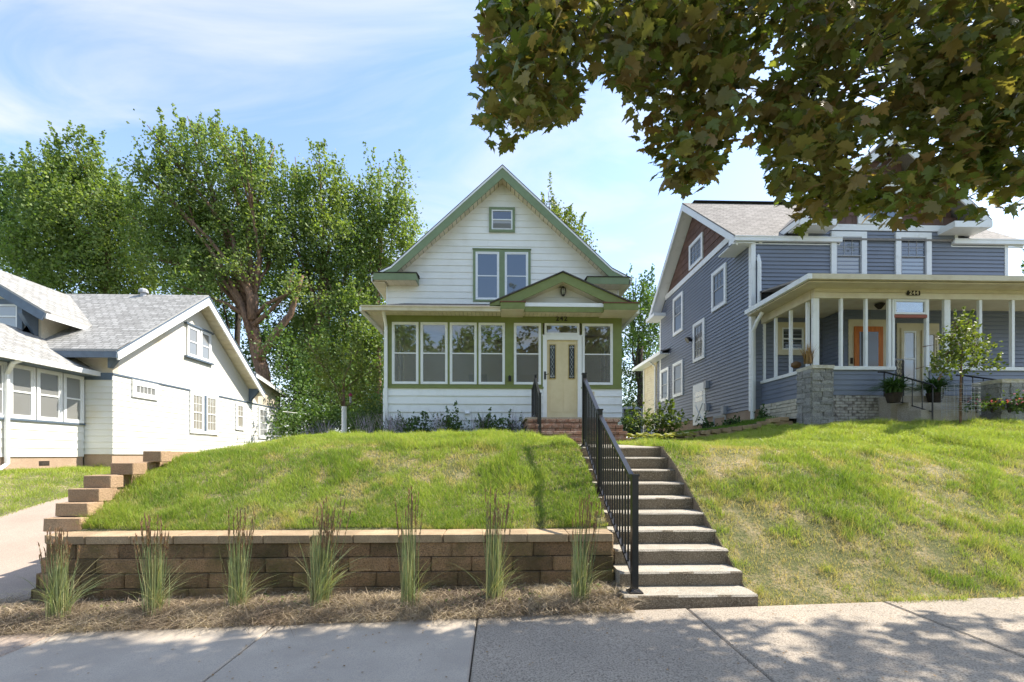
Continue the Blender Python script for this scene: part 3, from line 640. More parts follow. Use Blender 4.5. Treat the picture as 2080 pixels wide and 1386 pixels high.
# make it symmetric about the ridge
kx = (kr[0]-kl[0])/2; ex = (er[0]-el[0])/2; kz = (kl[1]+kr[1])/2; ez = (el[1]+er[1])/2
rf = MB()
for s in (-1, 1):
    A = (ax_+s*kx, YR, kz); B = (ax_+s*kx, bodyb+.4, kz); T0 = (ax_, bodyb+.4, az_); T1 = (ax_, YR, az_)
    E0 = (ax_+s*ex, YR, ez); E1 = (ax_+s*ex, bodyb+.4, ez)
    rf.roof(A, B, T0, T1, .05); rf.roof(E0, E1, B, A, .05)
rf.build('roof', 'shdark', hs)
FR = front(YR)
sl_ = (az_-kz)/kx; sk_ = (kz-ez)/(ex-kx); fh = .27
for s in (-1, 1):   # drip edge, green barge board, soffit
    up = [(ax_, az_-.05), (ax_+s*kx, kz-.05), (ax_+s*ex, ez-.05)]
    lo1 = [(ax_+s*ex, ez-.1), (ax_+s*kx, kz-.11), (ax_, az_-.12)]
    MB().prism(up+lo1, -.02, .02, FR).build('drip_edge', 'trim', hs)
    lo2 = [(ax_, az_-.12-fh*1.25), (ax_+s*(kx-.02), kz-.11-fh*1.0), (ax_+s*(ex-.1), ez-.12)]
    MB().prism([(ax_+s*ex, ez-.1), (ax_+s*kx, kz-.11), (ax_, az_-.12)][::-1]+[lo2[2], lo2[1], lo2[0]], -.03, .005, FR).build('barge_board', 'green_light', hs)
    # sloping soffit planks between barge board and wall
    npk = 26
    for q in range(npk):
        t0, t1 = q/npk, (q+1)/npk-.004
        x0, x1 = ax_+s*kx*t0, ax_+s*kx*t1; za, zb_ = az_-.40-(az_-kz-.1)*t0, az_-.40-(az_-kz-.1)*t1
        MB().hexa([(x0, YR+.03, za), (x1, YR+.03, zb_), (x1, YU+.02, zb_), (x0, YU+.02, za), (x0, YR+.03, za+.02), (x1, YR+.03, zb_+.02), (x1, YU+.02, zb_+.02), (x0, YU+.02, za+.02)]).build('soffit_panel', 'soffit', hs)
    # side eave: gutter-like fascia and soffit running back
    MB().box(ax_+s*ex-.04*s if s > 0 else ax_-ex, ax_+s*ex if s > 0 else ax_-ex+.04, YR, bodyb+.4, ez-.22, ez-.05).build('fascia', 'trim', hs)
    xa, xb = sorted((ax_+s*(ex-.05), ul if s < 0 else ur)); MB().box(xa, xb, YR+.05, bodyb+.3, ez-.24, ez-.215).build('eave_soffit', 'soffit', hs)
    # eave return
    r0, r1 = (SY(759, 0, YR)[0], SY(846, 0, YR)[0]) if s < 0 else (SY(1193, 0, YR)[0], SY(1277, 0, YR)[0])
    zt_, zb2 = SY(800, 556, YR)[1], SY(800, 570, YR)[1]
    if s > 0: zt_ -= .06; zb2 -= .06
    rt = MB().box(r0, r1, YR-.06, YU+.02, zb2, zt_).build('eave_return', 'green_light', hs)
    MB().hexa([(r0-.03, YR-.09, zt_+.003), (r1+.03, YR-.09, zt_+.003), (r1+.03, YU, zt_+.003), (r0-.03, YU, zt_+.003), (r0-.03, YR-.09, zt_+.02), (r1+.03, YR-.09, zt_+.02), (r1+.03, YU, zt_+.09), (r0-.03, YU, zt_+.09)]).build('return_roof', 'shdark', rt)
    kk = 7
    for q in range(kk):
        xa = r0+.01+(r1-r0-.02)*q/kk; MB().box(xa, xa+(r1-r0)/kk-.012, YR-.04, YU-.01, zb2-.012, zb2-.002).build('soffit_panel', 'soffit', rt)
# gable wall boards
def ulim(v):
    zc = az_-.40; half = max(0, (zc-v)/((az_-kz-.1)/kx)); return (max(ul, ax_-half), min(ur, ax_+half))
MB().prism([(ul, grd+2), (ur, grd+2), (ur, zeave-.1), (ulim(zeave+.1)[1]-.05, zeave+.1), (ax_, az_-.48), (ulim(zeave+.1)[0]+.05, zeave+.1), (ul, zeave-.1)], -.06, -.021, FU).build('sheathing', 'white', hs)
z382 = uZ(382.3); zst = z382-.2235*19
boards(hs, FU, zst, az_-.42, .2235, ulim, 'white', split=.35)
for X_, s in ((ul, -1), (ur, 1)): MB().box(min(X_, X_+s*.05), max(X_, X_+s*.05), H+4.5, zeave-.1, -.05, .024, FU).build('corner_board', 'trim', hs)
# paired window, sage green casing
wx0, wx1, wz0, wz1 = uX(961), uX(1077.7), uZ(613.6), uZ(508)
c = MB(); e = .085
c.box(wx0, wx1, wz1-e, wz1, 0, .045, FU).box(wx0, wx1, wz0, wz0+e*.7, 0, .045, FU).box(wx0, wx0+e, wz0+e*.7, wz1-e, 0, .045, FU).box(wx1-e, wx1, wz0+e*.7, wz1-e, 0, .045, FU)
m0, m1 = uX(1014), uX(1025.3); c.box(m0, m1, wz0+e*.7, wz1-e, 0, .045, FU); cs = c.build('window_casing', 'green_light', hs)
MB().box(wx0-.02, wx1+.02, wz1, wz1+.02, 0, .07, FU).build('drip_cap', 'green_light', cs)
for a, b in ((wx0+e, m0), (m1, wx1-e)): window(hs, FU, a, b, wz0+e*.7, wz1-e, .035, 'trim', 'trim', 'glass', True, None, .022, .02, st=.04)
window(hs, FU, uX(993.5), uX(1046), uZ(473), uZ(422.7), .085, 'green_light', 'trim', 'glass', True, None, .03, .03, 'louver', .045)
for q in range(6):
    z = uZ(465.5)+q*.035; MB().hexa([FU(uX(1001.5), z, .03), FU(uX(1038), z, .03), FU(uX(1038), z+.006, .03), FU(uX(1001.5), z+.006, .03), FU(uX(1001.5), z-.012, .05), FU(uX(1038), z-.012, .05), FU(uX(1038), z-.006, .05), FU(uX(1001.5), z-.006, .05)]).build('louver', 'louver', hs)
# porch roof, gutter, pediment
gl, gz = SY(736, 622, YG); gr = SY(1293, 628, YG)[0]; gz = SY(900, 624, YG)[1]
zup = SY(900, 617, YU)[1]
MB().roof((gl, YG, gz), (gr, YG, gz), (gr-.3, YU, zup), (gl+.5, YU, zup), .06).roof((gl, YU+1.5, gz), (gl, YG, gz), (gl+.5, YU, zup), (gl+.5, YU+1.5, zup), .06).build('porch_roof', 'shdark', hs)
MB().box(gl, SY(1017, 0, YG)[0], YG-.09, YG+.02, gz-.13, gz-.005).box(gl-.02, SY(1017, 0, YG)[0], YG-.11, YG+.02, gz-.03, gz).build('gutter', 'cream', hs)
MB().box(gl-.08, gl+.02, YG+.0, YU+1.5, gz-.13, gz-.005).build('gutter', 'trim', hs)
MB().box(gr-.02, gr+.08, YG+.0, YU+1.5, gz-.13, gz-.005).build('gutter', 'trim', hs)
sz0 = gz-.072
for q in range(64):
    x0 = gl+.06+(gr-gl-.12)*q/64; MB().box(x0, x0+(gr-gl-.12)/64-.008, YG+.02, YP+.02, sz0-.012, sz0).build('soffit_panel', 'soffit', hs)
for xa, xb in ((gl+.02, xl), (xr, gr-.02)): MB().box(xa, xb, YP+.03, YU+1.4, sz0-.012, sz0).build('soffit_panel', 'soffit', hs)
PA = SY(1142.6, 554, YG); P0 = SY(998, 617, YG); P1 = SY(1292, 619, YG); zb = min(P0[1], P1[1]); hw = (P1[0]-P0[0])/2; pc = PA[0]
PF = front(YG-.1)
MB().roof((pc-hw, YG-.14, zb), (pc-hw, YU, zb), (pc, YU, PA[1]), (pc, YG-.14, PA[1]), .035).roof((pc+hw, YU, zb), (pc+hw, YG-.14, zb), (pc, YG-.14, PA[1]), (pc, YU, PA[1]), .035).build('pediment_roof', 'shdark', hs)
for s in (-1, 1):
    MB().prism([(pc, PA[1]-.036), (pc+s*hw, zb-.036), (pc+s*(hw-.02), zb-.09), (pc+s*(hw-.62), zb-.05), (pc, PA[1]-.036-.25)][::-1], -.03, .0, PF).build('barge_board', 'green', hs)
    MB().hexa([(pc, YG-.07, PA[1]-.27), (pc+s*(hw-.55), YG-.07, zb-.03), (pc+s*(hw-.55), YG+.34, zb-.03), (pc, YG+.34, PA[1]-.27), (pc, YG-.07, PA[1]-.255), (pc+s*(hw-.55), YG-.07, zb-.015), (pc+s*(hw-.55), YG+.34, zb-.015), (pc, YG+.34, PA[1]-.255)]).build('soffit_panel', 'soffit', hs)
TF = front(YG+.3); tb = sz0+.03
slp = (PA[1]-zb)/hw
boards(hs, TF, tb, PA[1]-.3, .225, lambda v: (pc-max(0, (PA[1]-.27-v)/slp), pc+max(0, (PA[1]-.27-v)/slp)), 'white')
bx0, bx1 = SY(1065, 0, YG)[0], SY(1223.5, 0, YG)[0]
MB().box(bx0, bx1, SY(1140, 627, YG)[1], SY(1140, 619.5, YG)[1], .02, .06, PF).build('pediment_band', 'trim', hs)
MB().box(bx0, bx1, SY(1140, 637, YG)[1], SY(1140, 627, YG)[1]-.002, .0, .05, PF).build('pediment_beam', 'green', hs)
for a, b in ((1016.5, 1065.3), (1223, 1292.6)):
    x0, x1 = SY(a, 0, YG)[0], SY(b, 0, YG)[0]; zt_, zq = SY(1140, 620.5, YG)[1], SY(1140, 633.5, YG)[1]
    r_ = MB().box(x0, x1, YG-.22, YG+.1, zq, zt_).build('eave_return', 'green', hs)
    MB().box(x0-.02, x1+.02, YG-.24, YG+.3, zt_+.002, zt_+.03).build('return_roof', 'rust', r_)
    MB().box(x0+.02, x1-.02, YG-.2, YP, zq-.014, zq-.002).build('soffit_panel', 'soffit', r_)
# downspout at the left corner
dsx = pX(785); MB().tube([FP(dsx, sz0+.02, .32), FP(dsx, sz0-.08, .26), FP(dsx, sz0-.34, .06), FP(dsx, sz0-.5, .06)], .045, 8).bar(FP(dsx, sz0-.45, .06), FP(dsx, grd+.1, .06), .09, .07, Vector((0, 1, 0))).build('downspout', 'trim', hs)
# lantern, number, bell box, outlets
lx, lz = SY(1142.6, 595, YG+.3); ln = MB()
ln.tube([(lx, YG+.27, lz+.10), (lx, YG+.2, lz+.16), (lx, YG+.17, lz+.12)], .009, 6); ln.tube([(lx, YG+.17, lz+.13), (lx, YG+.17, lz+.10), (lx, YG+.17, lz+.08)], [.012, .03, .07], 8)
for q in range(8):
    a = q*math.pi/4; ln.tube([(lx+.065*math.cos(a), YG+.17+.065*math.sin(a), lz+.08), (lx+.078*math.cos(a), YG+.17+.078*math.sin(a), lz), (lx+.045*math.cos(a), YG+.17+.045*math.sin(a), lz-.12)], .006, 4)
ln.tube([(lx, YG+.17, lz-.11), (lx, YG+.17, lz-.14)], [.055, .02], 8); lo_ = ln.build('lantern', 'black', hs)
MB().tube([(lx, YG+.17, lz+.07), (lx, YG+.17, lz), (lx, YG+.17, lz-.1)], [.058, .068, .038], 8).build('lantern_glass', 'glassblind', lo_)
def number(txt, x, y, z, size, m, parent, fr_off=0):
    cu = bpy.data.curves.new('house_number', 'FONT'); cu.body = txt; cu.size = size; cu.extrude = .006; cu.align_x = 'CENTER'; cu.space_character = 1.25; cu.offset = .004
    tmp = bpy.data.objects.new('t', cu); C.objects.link(tmp); bpy.context.view_layer.update()
    me = bpy.data.meshes.new_from_object(tmp.evaluated_get(bpy.context.evaluated_depsgraph_get())); bpy.data.objects.remove(tmp); bpy.data.curves.remove(cu)
    me.materials.clear(); me.materials.append(M[m]); o = link('house_number', me, parent); o.location = Vector((x, y, z))-BASE[parent.name]; o.rotation_euler = (R(90), 0, 0); return o
number('242', pX(1140.5), YP-.012, pZ(651), .19, 'black', hs)
bx = pX(1035.3); MB().box(bx-.04, bx+.04, pZ(775), pZ(766), .004, .07, FP).prism([(bx-.05, pZ(766)), (bx+.05, pZ(766)), (bx, pZ(763))], .004, .08, FP).build('wall_box', 'black', hs)
bx = pX(1202.5); MB().box(bx-.055, bx+.055, pZ(802), pZ(795.5), .02, .06, FP).build('outlet_box', 'cream', hs)
bx = pX(949.5); MB().hexa([FP(bx-.07, pZ(841), .02), FP(bx+.07, pZ(841), .02), FP(bx+.06, pZ(835), .02), FP(bx-.06, pZ(835), .02), FP(bx-.07, pZ(841), .1), FP(bx+.07, pZ(841), .1), FP(bx+.06, pZ(835), .04), FP(bx-.06, pZ(835), .04)]).build('vent_hood', 'trim', hs)
# ceiling fan in the porch
fx, fz = SY(1010, 685, 14.2); fan = empty('ceiling_fan', (fx, 14.2, fz), 'dark ceiling fan hanging inside the glazed green porch', 'ceiling fan')
MB().tube([(fx, 14.2, fz+.35), (fx, 14.2, fz+.08)], .02).tube([(fx, 14.2, fz+.1), (fx, 14.2, fz+.05), (fx, 14.2, fz-.05), (fx, 14.2, fz-.09)], [.05, .12, .12, .05], 12).build('motor', 'black', fan)
for q in range(5):
    a = q*2*math.pi/5+.15; d = Vector((math.cos(a), math.sin(a), 0)); MB().bar(Vector((fx, 14.2, fz))+d*.1, Vector((fx, 14.2, fz))+d*.68, .13, .012).build('blade', 'barkdk', fan)
# ------------------------------------------------------------------ white stucco bungalow on the left
YL = 13.3; XS = SY(229, 800, YL)[0]; XPz = SY(171, 800, YL)[0]; FE = east(XS); FPE = east(XPz); FFL = front(YL)
lh = empty('bungalow', (XS, YL, H-.36), 'bungalow with white siding, stucco gable and pale grey shingles, at left', 'house')
yb = SX(570, 800, XS)[0]; zbelt = SX(229, 758, XS)[1]; zf = SX(229, 923, XS)[1]; XRk = XS+.5
e0 = SX(238, 709, XRk); e1 = SX(424, 600, XRk); e2 = SX(538, 797, XRk)
slopeF = (e1[1]-e0[1])/(e1[0]-e0[0]); slopeB = (e1[1]-e2[1])/(e2[0]-e1[0])
FNB = H-.55
MB().box(YL, yb, FNB, zf, -.3, -.02, FE).box(XPz-.02, XS-.31, FNB, zf, -.2, -.02, FFL).build('foundation', 'found', lh)
nb = 13; stp = (zbelt-.04-zf)/nb
boards(lh, FE, zf, zbelt-.045, stp, lambda v: (YL, yb), 'lsiding')
boards(lh, FFL, zf, zbelt-.045, stp, lambda v: (XPz, XS-.0), 'lsiding')
MB().box(YL-.02, yb, zbelt-.045, zbelt, -.02, .035, FE).build('belt_board', 'slate', lh)
MB().box(XPz-.3, XS-.001, zbelt-.2, zbelt, -.02, .03, FFL).build('frieze_board', 'slate', lh)
zl = lambda y: (e1[1]-.12-slopeF*(e1[0]-y)) if y < e1[0] else (e1[1]-.12-slopeB*(y-e1[0]))
ybk = SX(524, 800, XS)[0]
MB().prism([(YL+.004, zbelt), (ybk, zbelt), (ybk, zl(ybk)-.1), (e1[0], zl(e1[0])-.12), (YL+.004, zl(YL)-.1)], -.25, -.002, FE).build('gable_wall', 'stucco_w', lh)
MB().box(-26, XS-.255, YL+.21, yb, FNB, zbelt+.3).build('house_body', 'stucco', lh)
MB().box(XPz-8, XS-.001, zbelt, zl(YL)-.1, -.2, 0, FFL).build('front_wall', 'stucco', lh)
# main roof
XR0 = -26
rf = MB(); rf.roof((XR0, e0[0], e0[1]), (XRk, e0[0], e0[1]), (XRk, e1[0], e1[1]), (XR0, e1[0], e1[1]), .06)
rf.roof((XRk, e2[0], e2[1]), (XR0, e2[0], e2[1]), (XR0, e1[0], e1[1]), (XRk, e1[0], e1[1]), .06); rf.build('roof', 'shgrey', lh)
FRk = east(XRk)
MB().prism([(e0[0], e0[1]-.06), (e1[0], e1[1]-.06), (e1[0], e1[1]-.36), (e0[0]+.04, e0[1]-.3)], -.04, .01, FRk).build('barge_board', 'trim', lh)
MB().prism([(e1[0], e1[1]-.06), (e2[0], e2[1]-.06), (e2[0]-.04, e2[1]-.28), (e1[0], e1[1]-.36)], -.04, .01, FRk).build('barge_board', 'trim', lh)
MB().prism([(e0[0], e0[1]-.03), (e1[0], e1[1]-.03), (e2[0], e2[1]-.03), (e2[0], e2[1]-.075), (e1[0], e1[1]-.075), (e0[0], e0[1]-.075)], .012, .03, FRk).build('roof_edge', 'slate', lh)
MB().box(XR0, XRk-.01, e0[0]-.02, e0[0]+.03, e0[1]-.24, e0[1]-.07).build('fascia', 'slate', lh)
for (ya, za, yb_, zb_), n_ in (((e0[0], e0[1], e1[0], e1[1]), 8), ((e1[0], e1[1], e2[0], e2[1]), 22)):
    for q in range(n_):
        t0, t1 = q/n_, (q+1)/n_-.005; y0, y1 = ya+(yb_-ya)*t0, ya+(yb_-ya)*t1; z0, z1 = za+(zb_-za)*t0-.2, za+(zb_-za)*t1-.2
        MB().hexa([(XS-.05, y0, z0), (XRk-.04, y0, z0), (XRk-.04, y1, z1), (XS-.05, y1, z1), (XS-.05, y0, z0+.02), (XRk-.04, y0, z0+.02), (XRk-.04, y1, z1+.02), (XS-.05, y1, z1+.02)]).build('soffit_board', 'soffit', lh)
for ya, za, s in ((e0[0]+.35, zl(e0[0]+.35)-.05, 1), (e2[0]-.35, zl(e2[0]-.35)-.05, -1)):     # triangular eave brackets
    MB().prism([(0, za), (.42, za), (.42, za-.1), (.06, za-.55), (0, za-.55)], ya-.06, ya+.06, lambda u, v, o: (XS+u, o, v)).build('eave_bracket', 'slate', lh)
# rear lower roof
r0 = SX(521, 757, XS+.28); r1 = SX(590, 806, XS+.28)
MB().roof((XS+.28, r1[0], r1[1]), (XR0, r1[0], r1[1]), (XR0, r0[0], r0[1]), (XS+.28, r0[0], r0[1]), .05).build('rear_roof', 'shgrey', lh)
MB().prism([(r0[0], r0[1]-.05), (r1[0], r1[1]-.05), (r1[0], r1[1]-.16), (r0[0], r0[1]-.2)], -.03, 0, east(XS+.28)).build('rear_barge_board', 'trim', lh)
MB().tube([(XS+.3, r1[0]-.05, r1[1]-.1), (XS+.1, r1[0]-.3, r1[1]-.35), (XS+.05, yb+.04, r1[1]-.6), (XS+.05, yb+.04, FNB)], .05, 8).build('downspout', 'trim', lh)
MB().prism([(ybk+.002, zbelt+.001), (yb, zbelt+.001), (yb, r1[1]-.02), (ybk+.002, r0[1]-.03)], -.25, -.004, FE).build('rear_gable_wall', 'stucco', lh)
# windows of the side wall
def wX(p0, p1, pyt, pyb, **k):
    y0 = SX(p0, 800, XS)[0]; y1, zt = SX(p1, pyt, XS); zb = SX(p1, pyb, XS)[1]; return window(lh, FE, y0, y1, zb, zt, **k)
wX(266, 319.5, 782, 814.5, tw=.11, mid=False, grid=(5, 1), pane='glassgrey')
y0, y1 = SX(384, 800, XS)[0], SX(441, 800, XS)[0]; zt, zb = SX(441, 804, XS)[1], SX(441, 884, XS)[1]; ym = (y0+y1)/2
for a, b in ((y0, ym), (ym+.002, y1)): window(lh, FE, a, b, zb, zt, .12, 'trim', 'trim', 'glassblind', True, (3, 2), .03, .03, grid_low=True)
MB().box(ym-.06, ym+.06, zb+.12, zt-.1, .061, .075, FE).build('mullion', 'slate', lh)
wX(477.6, 495, 820, 875, tw=.1, pane='glassblind', grid=(2, 2))
wX(523, 543, 829.5, 892, tw=.1, pane='glassgrey', grid=(2, 2), grid_low=True)
y0, y1 = SX(378, 700, XS)[0], SX(426.5, 700, XS)[0]; zt, zb = SX(426.5, 679, XS)[1], SX(426.5, 738, XS)[1]; ym = (y0+y1)/2
for a, b in ((y0, ym-.03), (ym+.03, y1)): window(lh, FE, a, b, zb, zt, .06, 'trim', 'trim', 'glassgrey', True, None, .03, .03)
MB().box(y0-.1, y1+.1, zt, zt+.06, 0, .1, FE).build('window_hood', 'slate', lh); MB().box(y0-.1, y1+.1, zb-.06, zb, 0, .1, FE).build('window_sill', 'slate', lh)
# dormer / front gable
Yg = 12.8; ezx, ezz = SY(91, 631, Yg); rdX, rdZ = SY(152, 605, e1[0]); rdZ += 0.0
gw = ezx-rdX; wxr = SY(84, 650, YL)[0]; gs = (rdZ-ezz)/gw
backY = lambda z: e1[0]-(e1[1]-z)/slopeF
MB().roof((ezx, Yg, ezz), (ezx, backY(ezz)+.1, ezz), (rdX, e1[0]+.1, rdZ), (rdX, Yg, rdZ), .06).roof((rdX-gw, backY(ezz)+.1, ezz), (rdX-gw, Yg, ezz), (rdX, Yg, rdZ), (rdX, e1[0]+.1, rdZ), .06).build('front_gable_roof', 'shgrey', lh)
FG = front(Yg)
for s in (-1, 1): MB().prism([(rdX, rdZ-.06), (rdX+s*gw, ezz-.06), (rdX+s*(gw-.1), ezz-.26), (rdX, rdZ-.36)], -.05, 0, FG).build('barge_board', 'slate', lh)
MB().box(ezx-.05, ezx, Yg+.05, backY(ezz)+.1, ezz-.2, ezz-.061).build('fascia', 'trim', lh)
MB().bar((ezx-.02, backY(ezz)+.2, ezz+.04), (ezx-.55, backY(ezz)+.62, ezz+.4), .1, .04).build('valley_flashing', 'slate', lh)
zlow = SY(84, 697, YL)[1]-.6
MB().prism([(wxr, zlow), (wxr, ezz-.1+gs*(ezx-wxr)-.1), (rdX, rdZ-.2), (2*rdX-wxr, ezz-.1+gs*(ezx-wxr)-.1), (2*rdX-wxr, zlow)], -.15, .0, FFL).build('front_gable_wall', 'stucco', lh)
MB().prism([(YL+.004, zlow), (YL+.004, ezz+.05), (backY(ezz)+.1, ezz+.05), (backY(zlow), zlow)], -.15, .004, east(wxr)).build('dormer_side_wall', 'stucco', lh)
bx = SY(74, 640, YL)[0]; MB().prism([(0, 0), (.45, 0), (.45, -.12), (.1, -.62), (0, -.62)], bx-.06, bx+.06, lambda u, v, o: (o, YL-u, ezz+.05+v)).build('eave_bracket', 'slate', lh)
x0, x1 = SY(-30, 0, YL)[0], SY(50, 0, YL)[0]; window(lh, FFL, x0, x1, SY(50, 679, YL)[1], SY(50, 610, YL)[1], .14, 'slate', 'trim', 'glassgrey', True, None, .03, .04)
# enclosed porch
yf = 9.6; pz1 = SX(168, 766, XPz)[1]; pz0 = SX(168, 862, XPz)[1]; pzf = SX(150, 928, XPz)[1]; gX = XPz+.38; gzz = SX(209, 757, gX)[1]
boards(lh, FPE, pzf, pz0-.02, (pz0-.02-pzf)/4, lambda v: (yf, YL-.02), 'lsiding')
MB().box(yf, YL-.03, FNB, pzf, -.3, -.012, FPE).build('foundation', 'found', lh)
MB().box(SX(80, 0, XPz)[0], SX(101, 0, XPz)[0], H-.27, H-.15, -.02, -.005, FPE).build('foundation_vent', 'barkdk', lh)
MB().box(yf, YL-.0, pz1, gzz-.02, -.2, .02, FPE).build('porch_frieze', 'slate', lh)
MB().box(yf, YL-.02, pz0-.03, pz0+.02, -.02, .05, FPE).build('porch_sill', 'slate', lh)
for a, b in ((-45, 11), (15, 69), (71.5, 124), (126, 168)): window(lh, FPE, SX(a, 0, XPz)[0], SX(b, 0, XPz)[0]-.01, pz0+.02, pz1, .05, 'trim', 'trim', 'glassgrey', True, None, .02, .03)
MB().box(XPz-6, XPz-.035, yf+.01, YL, FNB+.02, pz1+.1).build('porch_body', 'lsiding', lh)
MB().roof((gX, yf-.4, gzz), (gX, YL+.15, gzz), (gX-1.9, YL+.15, gzz+1.15), (gX-1.9, yf+1.2, gzz+1.15), .06).build('porch_roof', 'shgrey', lh)
MB().box(gX-.01, gX+.1, yf-.4, YL+.1, gzz-.14, gzz-.01).build('gutter', 'trim', lh)
MB().box(XPz, gX-.01, yf-.4, YL+.05, gzz-.16, gzz-.14).build('soffit_board', 'slate', lh)
yds = SX(8, 0, XPz)[0]; MB().tube([(gX+.05, SX(42, 0, gX)[0], gzz-.1), (gX-.05, SX(40, 0, gX)[0]-.1, gzz-.2), (XPz+.07, yds, gzz-.45), (XPz+.07, yds, H-.2), (XPz+.12, yds-.2, H-.32), (XPz+.2, yds-.6, H-.36)], .05, 8).build('downspout', 'trim', lh)
vx, vz = SY(296, 604, e1[0]); vp = MB().tube([(vx, e1[0]-.1, vz-.3), (vx, e1[0]-.1, vz+.12)], .09, 10).tube([(vx, e1[0]-.1, vz+.12), (vx, e1[0]-.1, vz+.2), (vx, e1[0]-.1, vz+.26)], [.15, .15, .1], 10).build('vent_pipe', 'louver', lh)
# ------------------------------------------------------------------ blue house (244)
YW, YD = 12.95, 10.75; XB = SY(1527, 700, YW)[0]; XE = SY(2046, 700, YW)[0]; YBk = SX(1343, 700, XB)[0]
bh = empty('blue_house', (XB, YW, H+.9), 'blue grey two storey house with white trim and open front porch', 'house')
FW = west(XB); FF = front(YW); XK = XB-.45
ap = SX(1386, 412, XK); ef = SX(1486, 489, XK); eb = SX(1311, 654, XK)
ez_ = (ef[1]+eb[1])/2; run = ((ap[0]-ef[0])+(eb[0]-ap[0]))/2; yf_, yb2 = ap[0]-run, ap[0]+run; sB = (ap[1]-ez_)/run
zsb = H+1.33; zgr = H+.6; zw = ez_-.3
band0, band1 = SX(1475, 497, XB)[1], SX(1475, 487, XB)[1]; band1 = band0+.2
glim = lambda v: (max(YW, ap[0]-(ap[1]-.35-v)/sB), min(YBk, ap[0]+(ap[1]-.35-v)/sB))
sd_ = MB(); lapmesh(sd_, FW, YW, YBk, zsb, band0, .113, lim=glim)
lapmesh(sd_, FW, YBk, YBk+.5, zsb, SX(1340, 735, XB)[1], .113); sd_.build('side_siding', 'blue', bh, kind='stuff', fix=False)
sd_ = MB(); lapmesh(sd_, FF, XB, XE, zsb, ez_-.1, .113)
gx0, gx1 = SY(1634, 0, YW)[0], SY(1944, 0, YW)[0]; lapmesh(sd_, FF, gx0, gx1, ez_-.1, SY(1787, 470, YW)[1], .113); sd_.build('front_siding', 'blue', bh, kind='stuff', fix=False)
MB().box(XB+.02, XE-.02, YW+.02, YBk, zsb-.03, ez_-.15).build('house_body', 'blue', bh)
MB().box(YW, YBk+.5, zgr-.3, zsb, -.3, -.004, FW).build('foundation', 'found', bh)
# attic shakes, each its own
z = band1; r_ = 0; ptop = ap[1]-.42
MB().prism([(glim(band1)[0]+.12, band1), (ap[0], ap[1]-.5), (glim(band1)[1]-.12, band1)], -.1, -.012, FW).build('gable_sheathing', 'shake', bh)
while z < ptop-.1:
    zt = min(z+.26, ptop); a0, a1 = glim(z); b0, b1 = glim(zt); y = a0-(.2 if r_ % 2 else 0)
    while y < a1:
        y1_ = min(y+.4, a1); c0, c1 = max(y, a0), y1_
        if c1-c0 > .03:
            t0, t1 = min(max(c0, b0), b1), min(max(c1, b0), b1)
            if t1-t0 > .004 or True: MB().hexa([FW(c0, z, -.01), FW(c1-.008, z, -.01), FW(max(t1-.008, t0+.001), zt, -.01), FW(t0, zt, -.01), FW(c0, z, .02), FW(c1-.008, z, .02), FW(max(t1-.008, t0+.001), zt, .003), FW(t0, zt, .003)]).build('shake', 'shake', bh)
        y += .4
    z += .26; r_ += 1
l0, l1 = glim(band0); MB().box(l0, l1, band0, band1, -.01, .035, FW).build('band_board', 'trim', bh)
for y0_ in (YW, YBk): MB().box(y0_-.005, y0_+.11, zsb-.05, ez_-.1, -.02, .03, FW).build('corner_board', 'trim', bh)
MB().box(XB-.028, XB+.1, zsb-.05, ez_-.1, -.02, .028, FF).build('corner_board', 'trim', bh)
MB().box(XE-.1, XE, zsb-.05, ez_-.1, -.02, .028, FF).build('corner_board', 'trim', bh)
XK2 = XE+.45
MB().roof((XK, yf_, ez_), (XK2, yf_, ez_), (XK2, ap[0], ap[1]), (XK, ap[0], ap[1]), .06).roof((XK2, yb2, ez_), (XK, yb2, ez_), (XK, ap[0], ap[1]), (XK2, ap[0], ap[1]), .06).build('roof', 'shblue', bh)
MB().bar((XK+.4, ap[0], ap[1]+.03), (XK2, ap[0], ap[1]+.03), .22, .03).build('ridge_cap', 'shdark', bh)
for FKk in (west(XK), east(XK2)):
    for s in (-1, 1): MB().prism([(ap[0], ap[1]-.05), (ap[0]+s*run, ez_-.05), (ap[0]+s*(run-.05), ez_-.22), (ap[0], ap[1]-.3)], -.03, .01, FKk).build('barge_board', 'trim', bh)
for s in (-1, 1):
    for xa, xb in ((XK+.03, XB+.02), (XE-.02, XK2-.03)):
        MB().hexa([(xa, ap[0]+s*run, ez_-.18), (xb, ap[0]+s*run, ez_-.18), (xb, ap[0], ap[1]-.26), (xa, ap[0], ap[1]-.26), (xa, ap[0]+s*run, ez_-.16), (xb, ap[0]+s*run, ez_-.16), (xb, ap[0], ap[1]-.24), (xa, ap[0], ap[1]-.24)]).build('soffit', 'trim', bh)
# eaves: boxed soffits with gutters
def eave(x0, x1, y0, y1, zt, zb):
    MB().box(x0, x1, y0+.1, y1, zb, zb+.03).build('soffit', 'trim', bh)
    MB().box(x0, x1, y0+.0, y0+.1, zt-.13, zt).box(x0-.0, x1, y0-.015, y0+.1, zt-.02, zt+.004).build('gutter', 'trim', bh)
    for xx in (x0, x1-.03): MB().box(xx, xx+.03, y0+.1, y1, zb+.03, zt-.01).build('eave_end', 'trim', bh)
el1 = SY(1709, 0, yf_)[0]; er0 = SY(1936, 0, yf_)[0]
eave(XK-.1, el1, yf_-.05, YW+.25, ez_-.0, ez_-.19); eave(er0, XK2, yf_-.05, YW+.0, ez_-.0, ez_-.19)
MB().box(XK-.1, XB, yf_+.1, YW+.9, ez_-.185, ez_-.15).build('eave_return', 'trim', bh)
MB().box(XK-.1, XB, yb2-1.1, yb2-.02, ez_-.2, ez_-.06).build('eave_return', 'trim', bh)
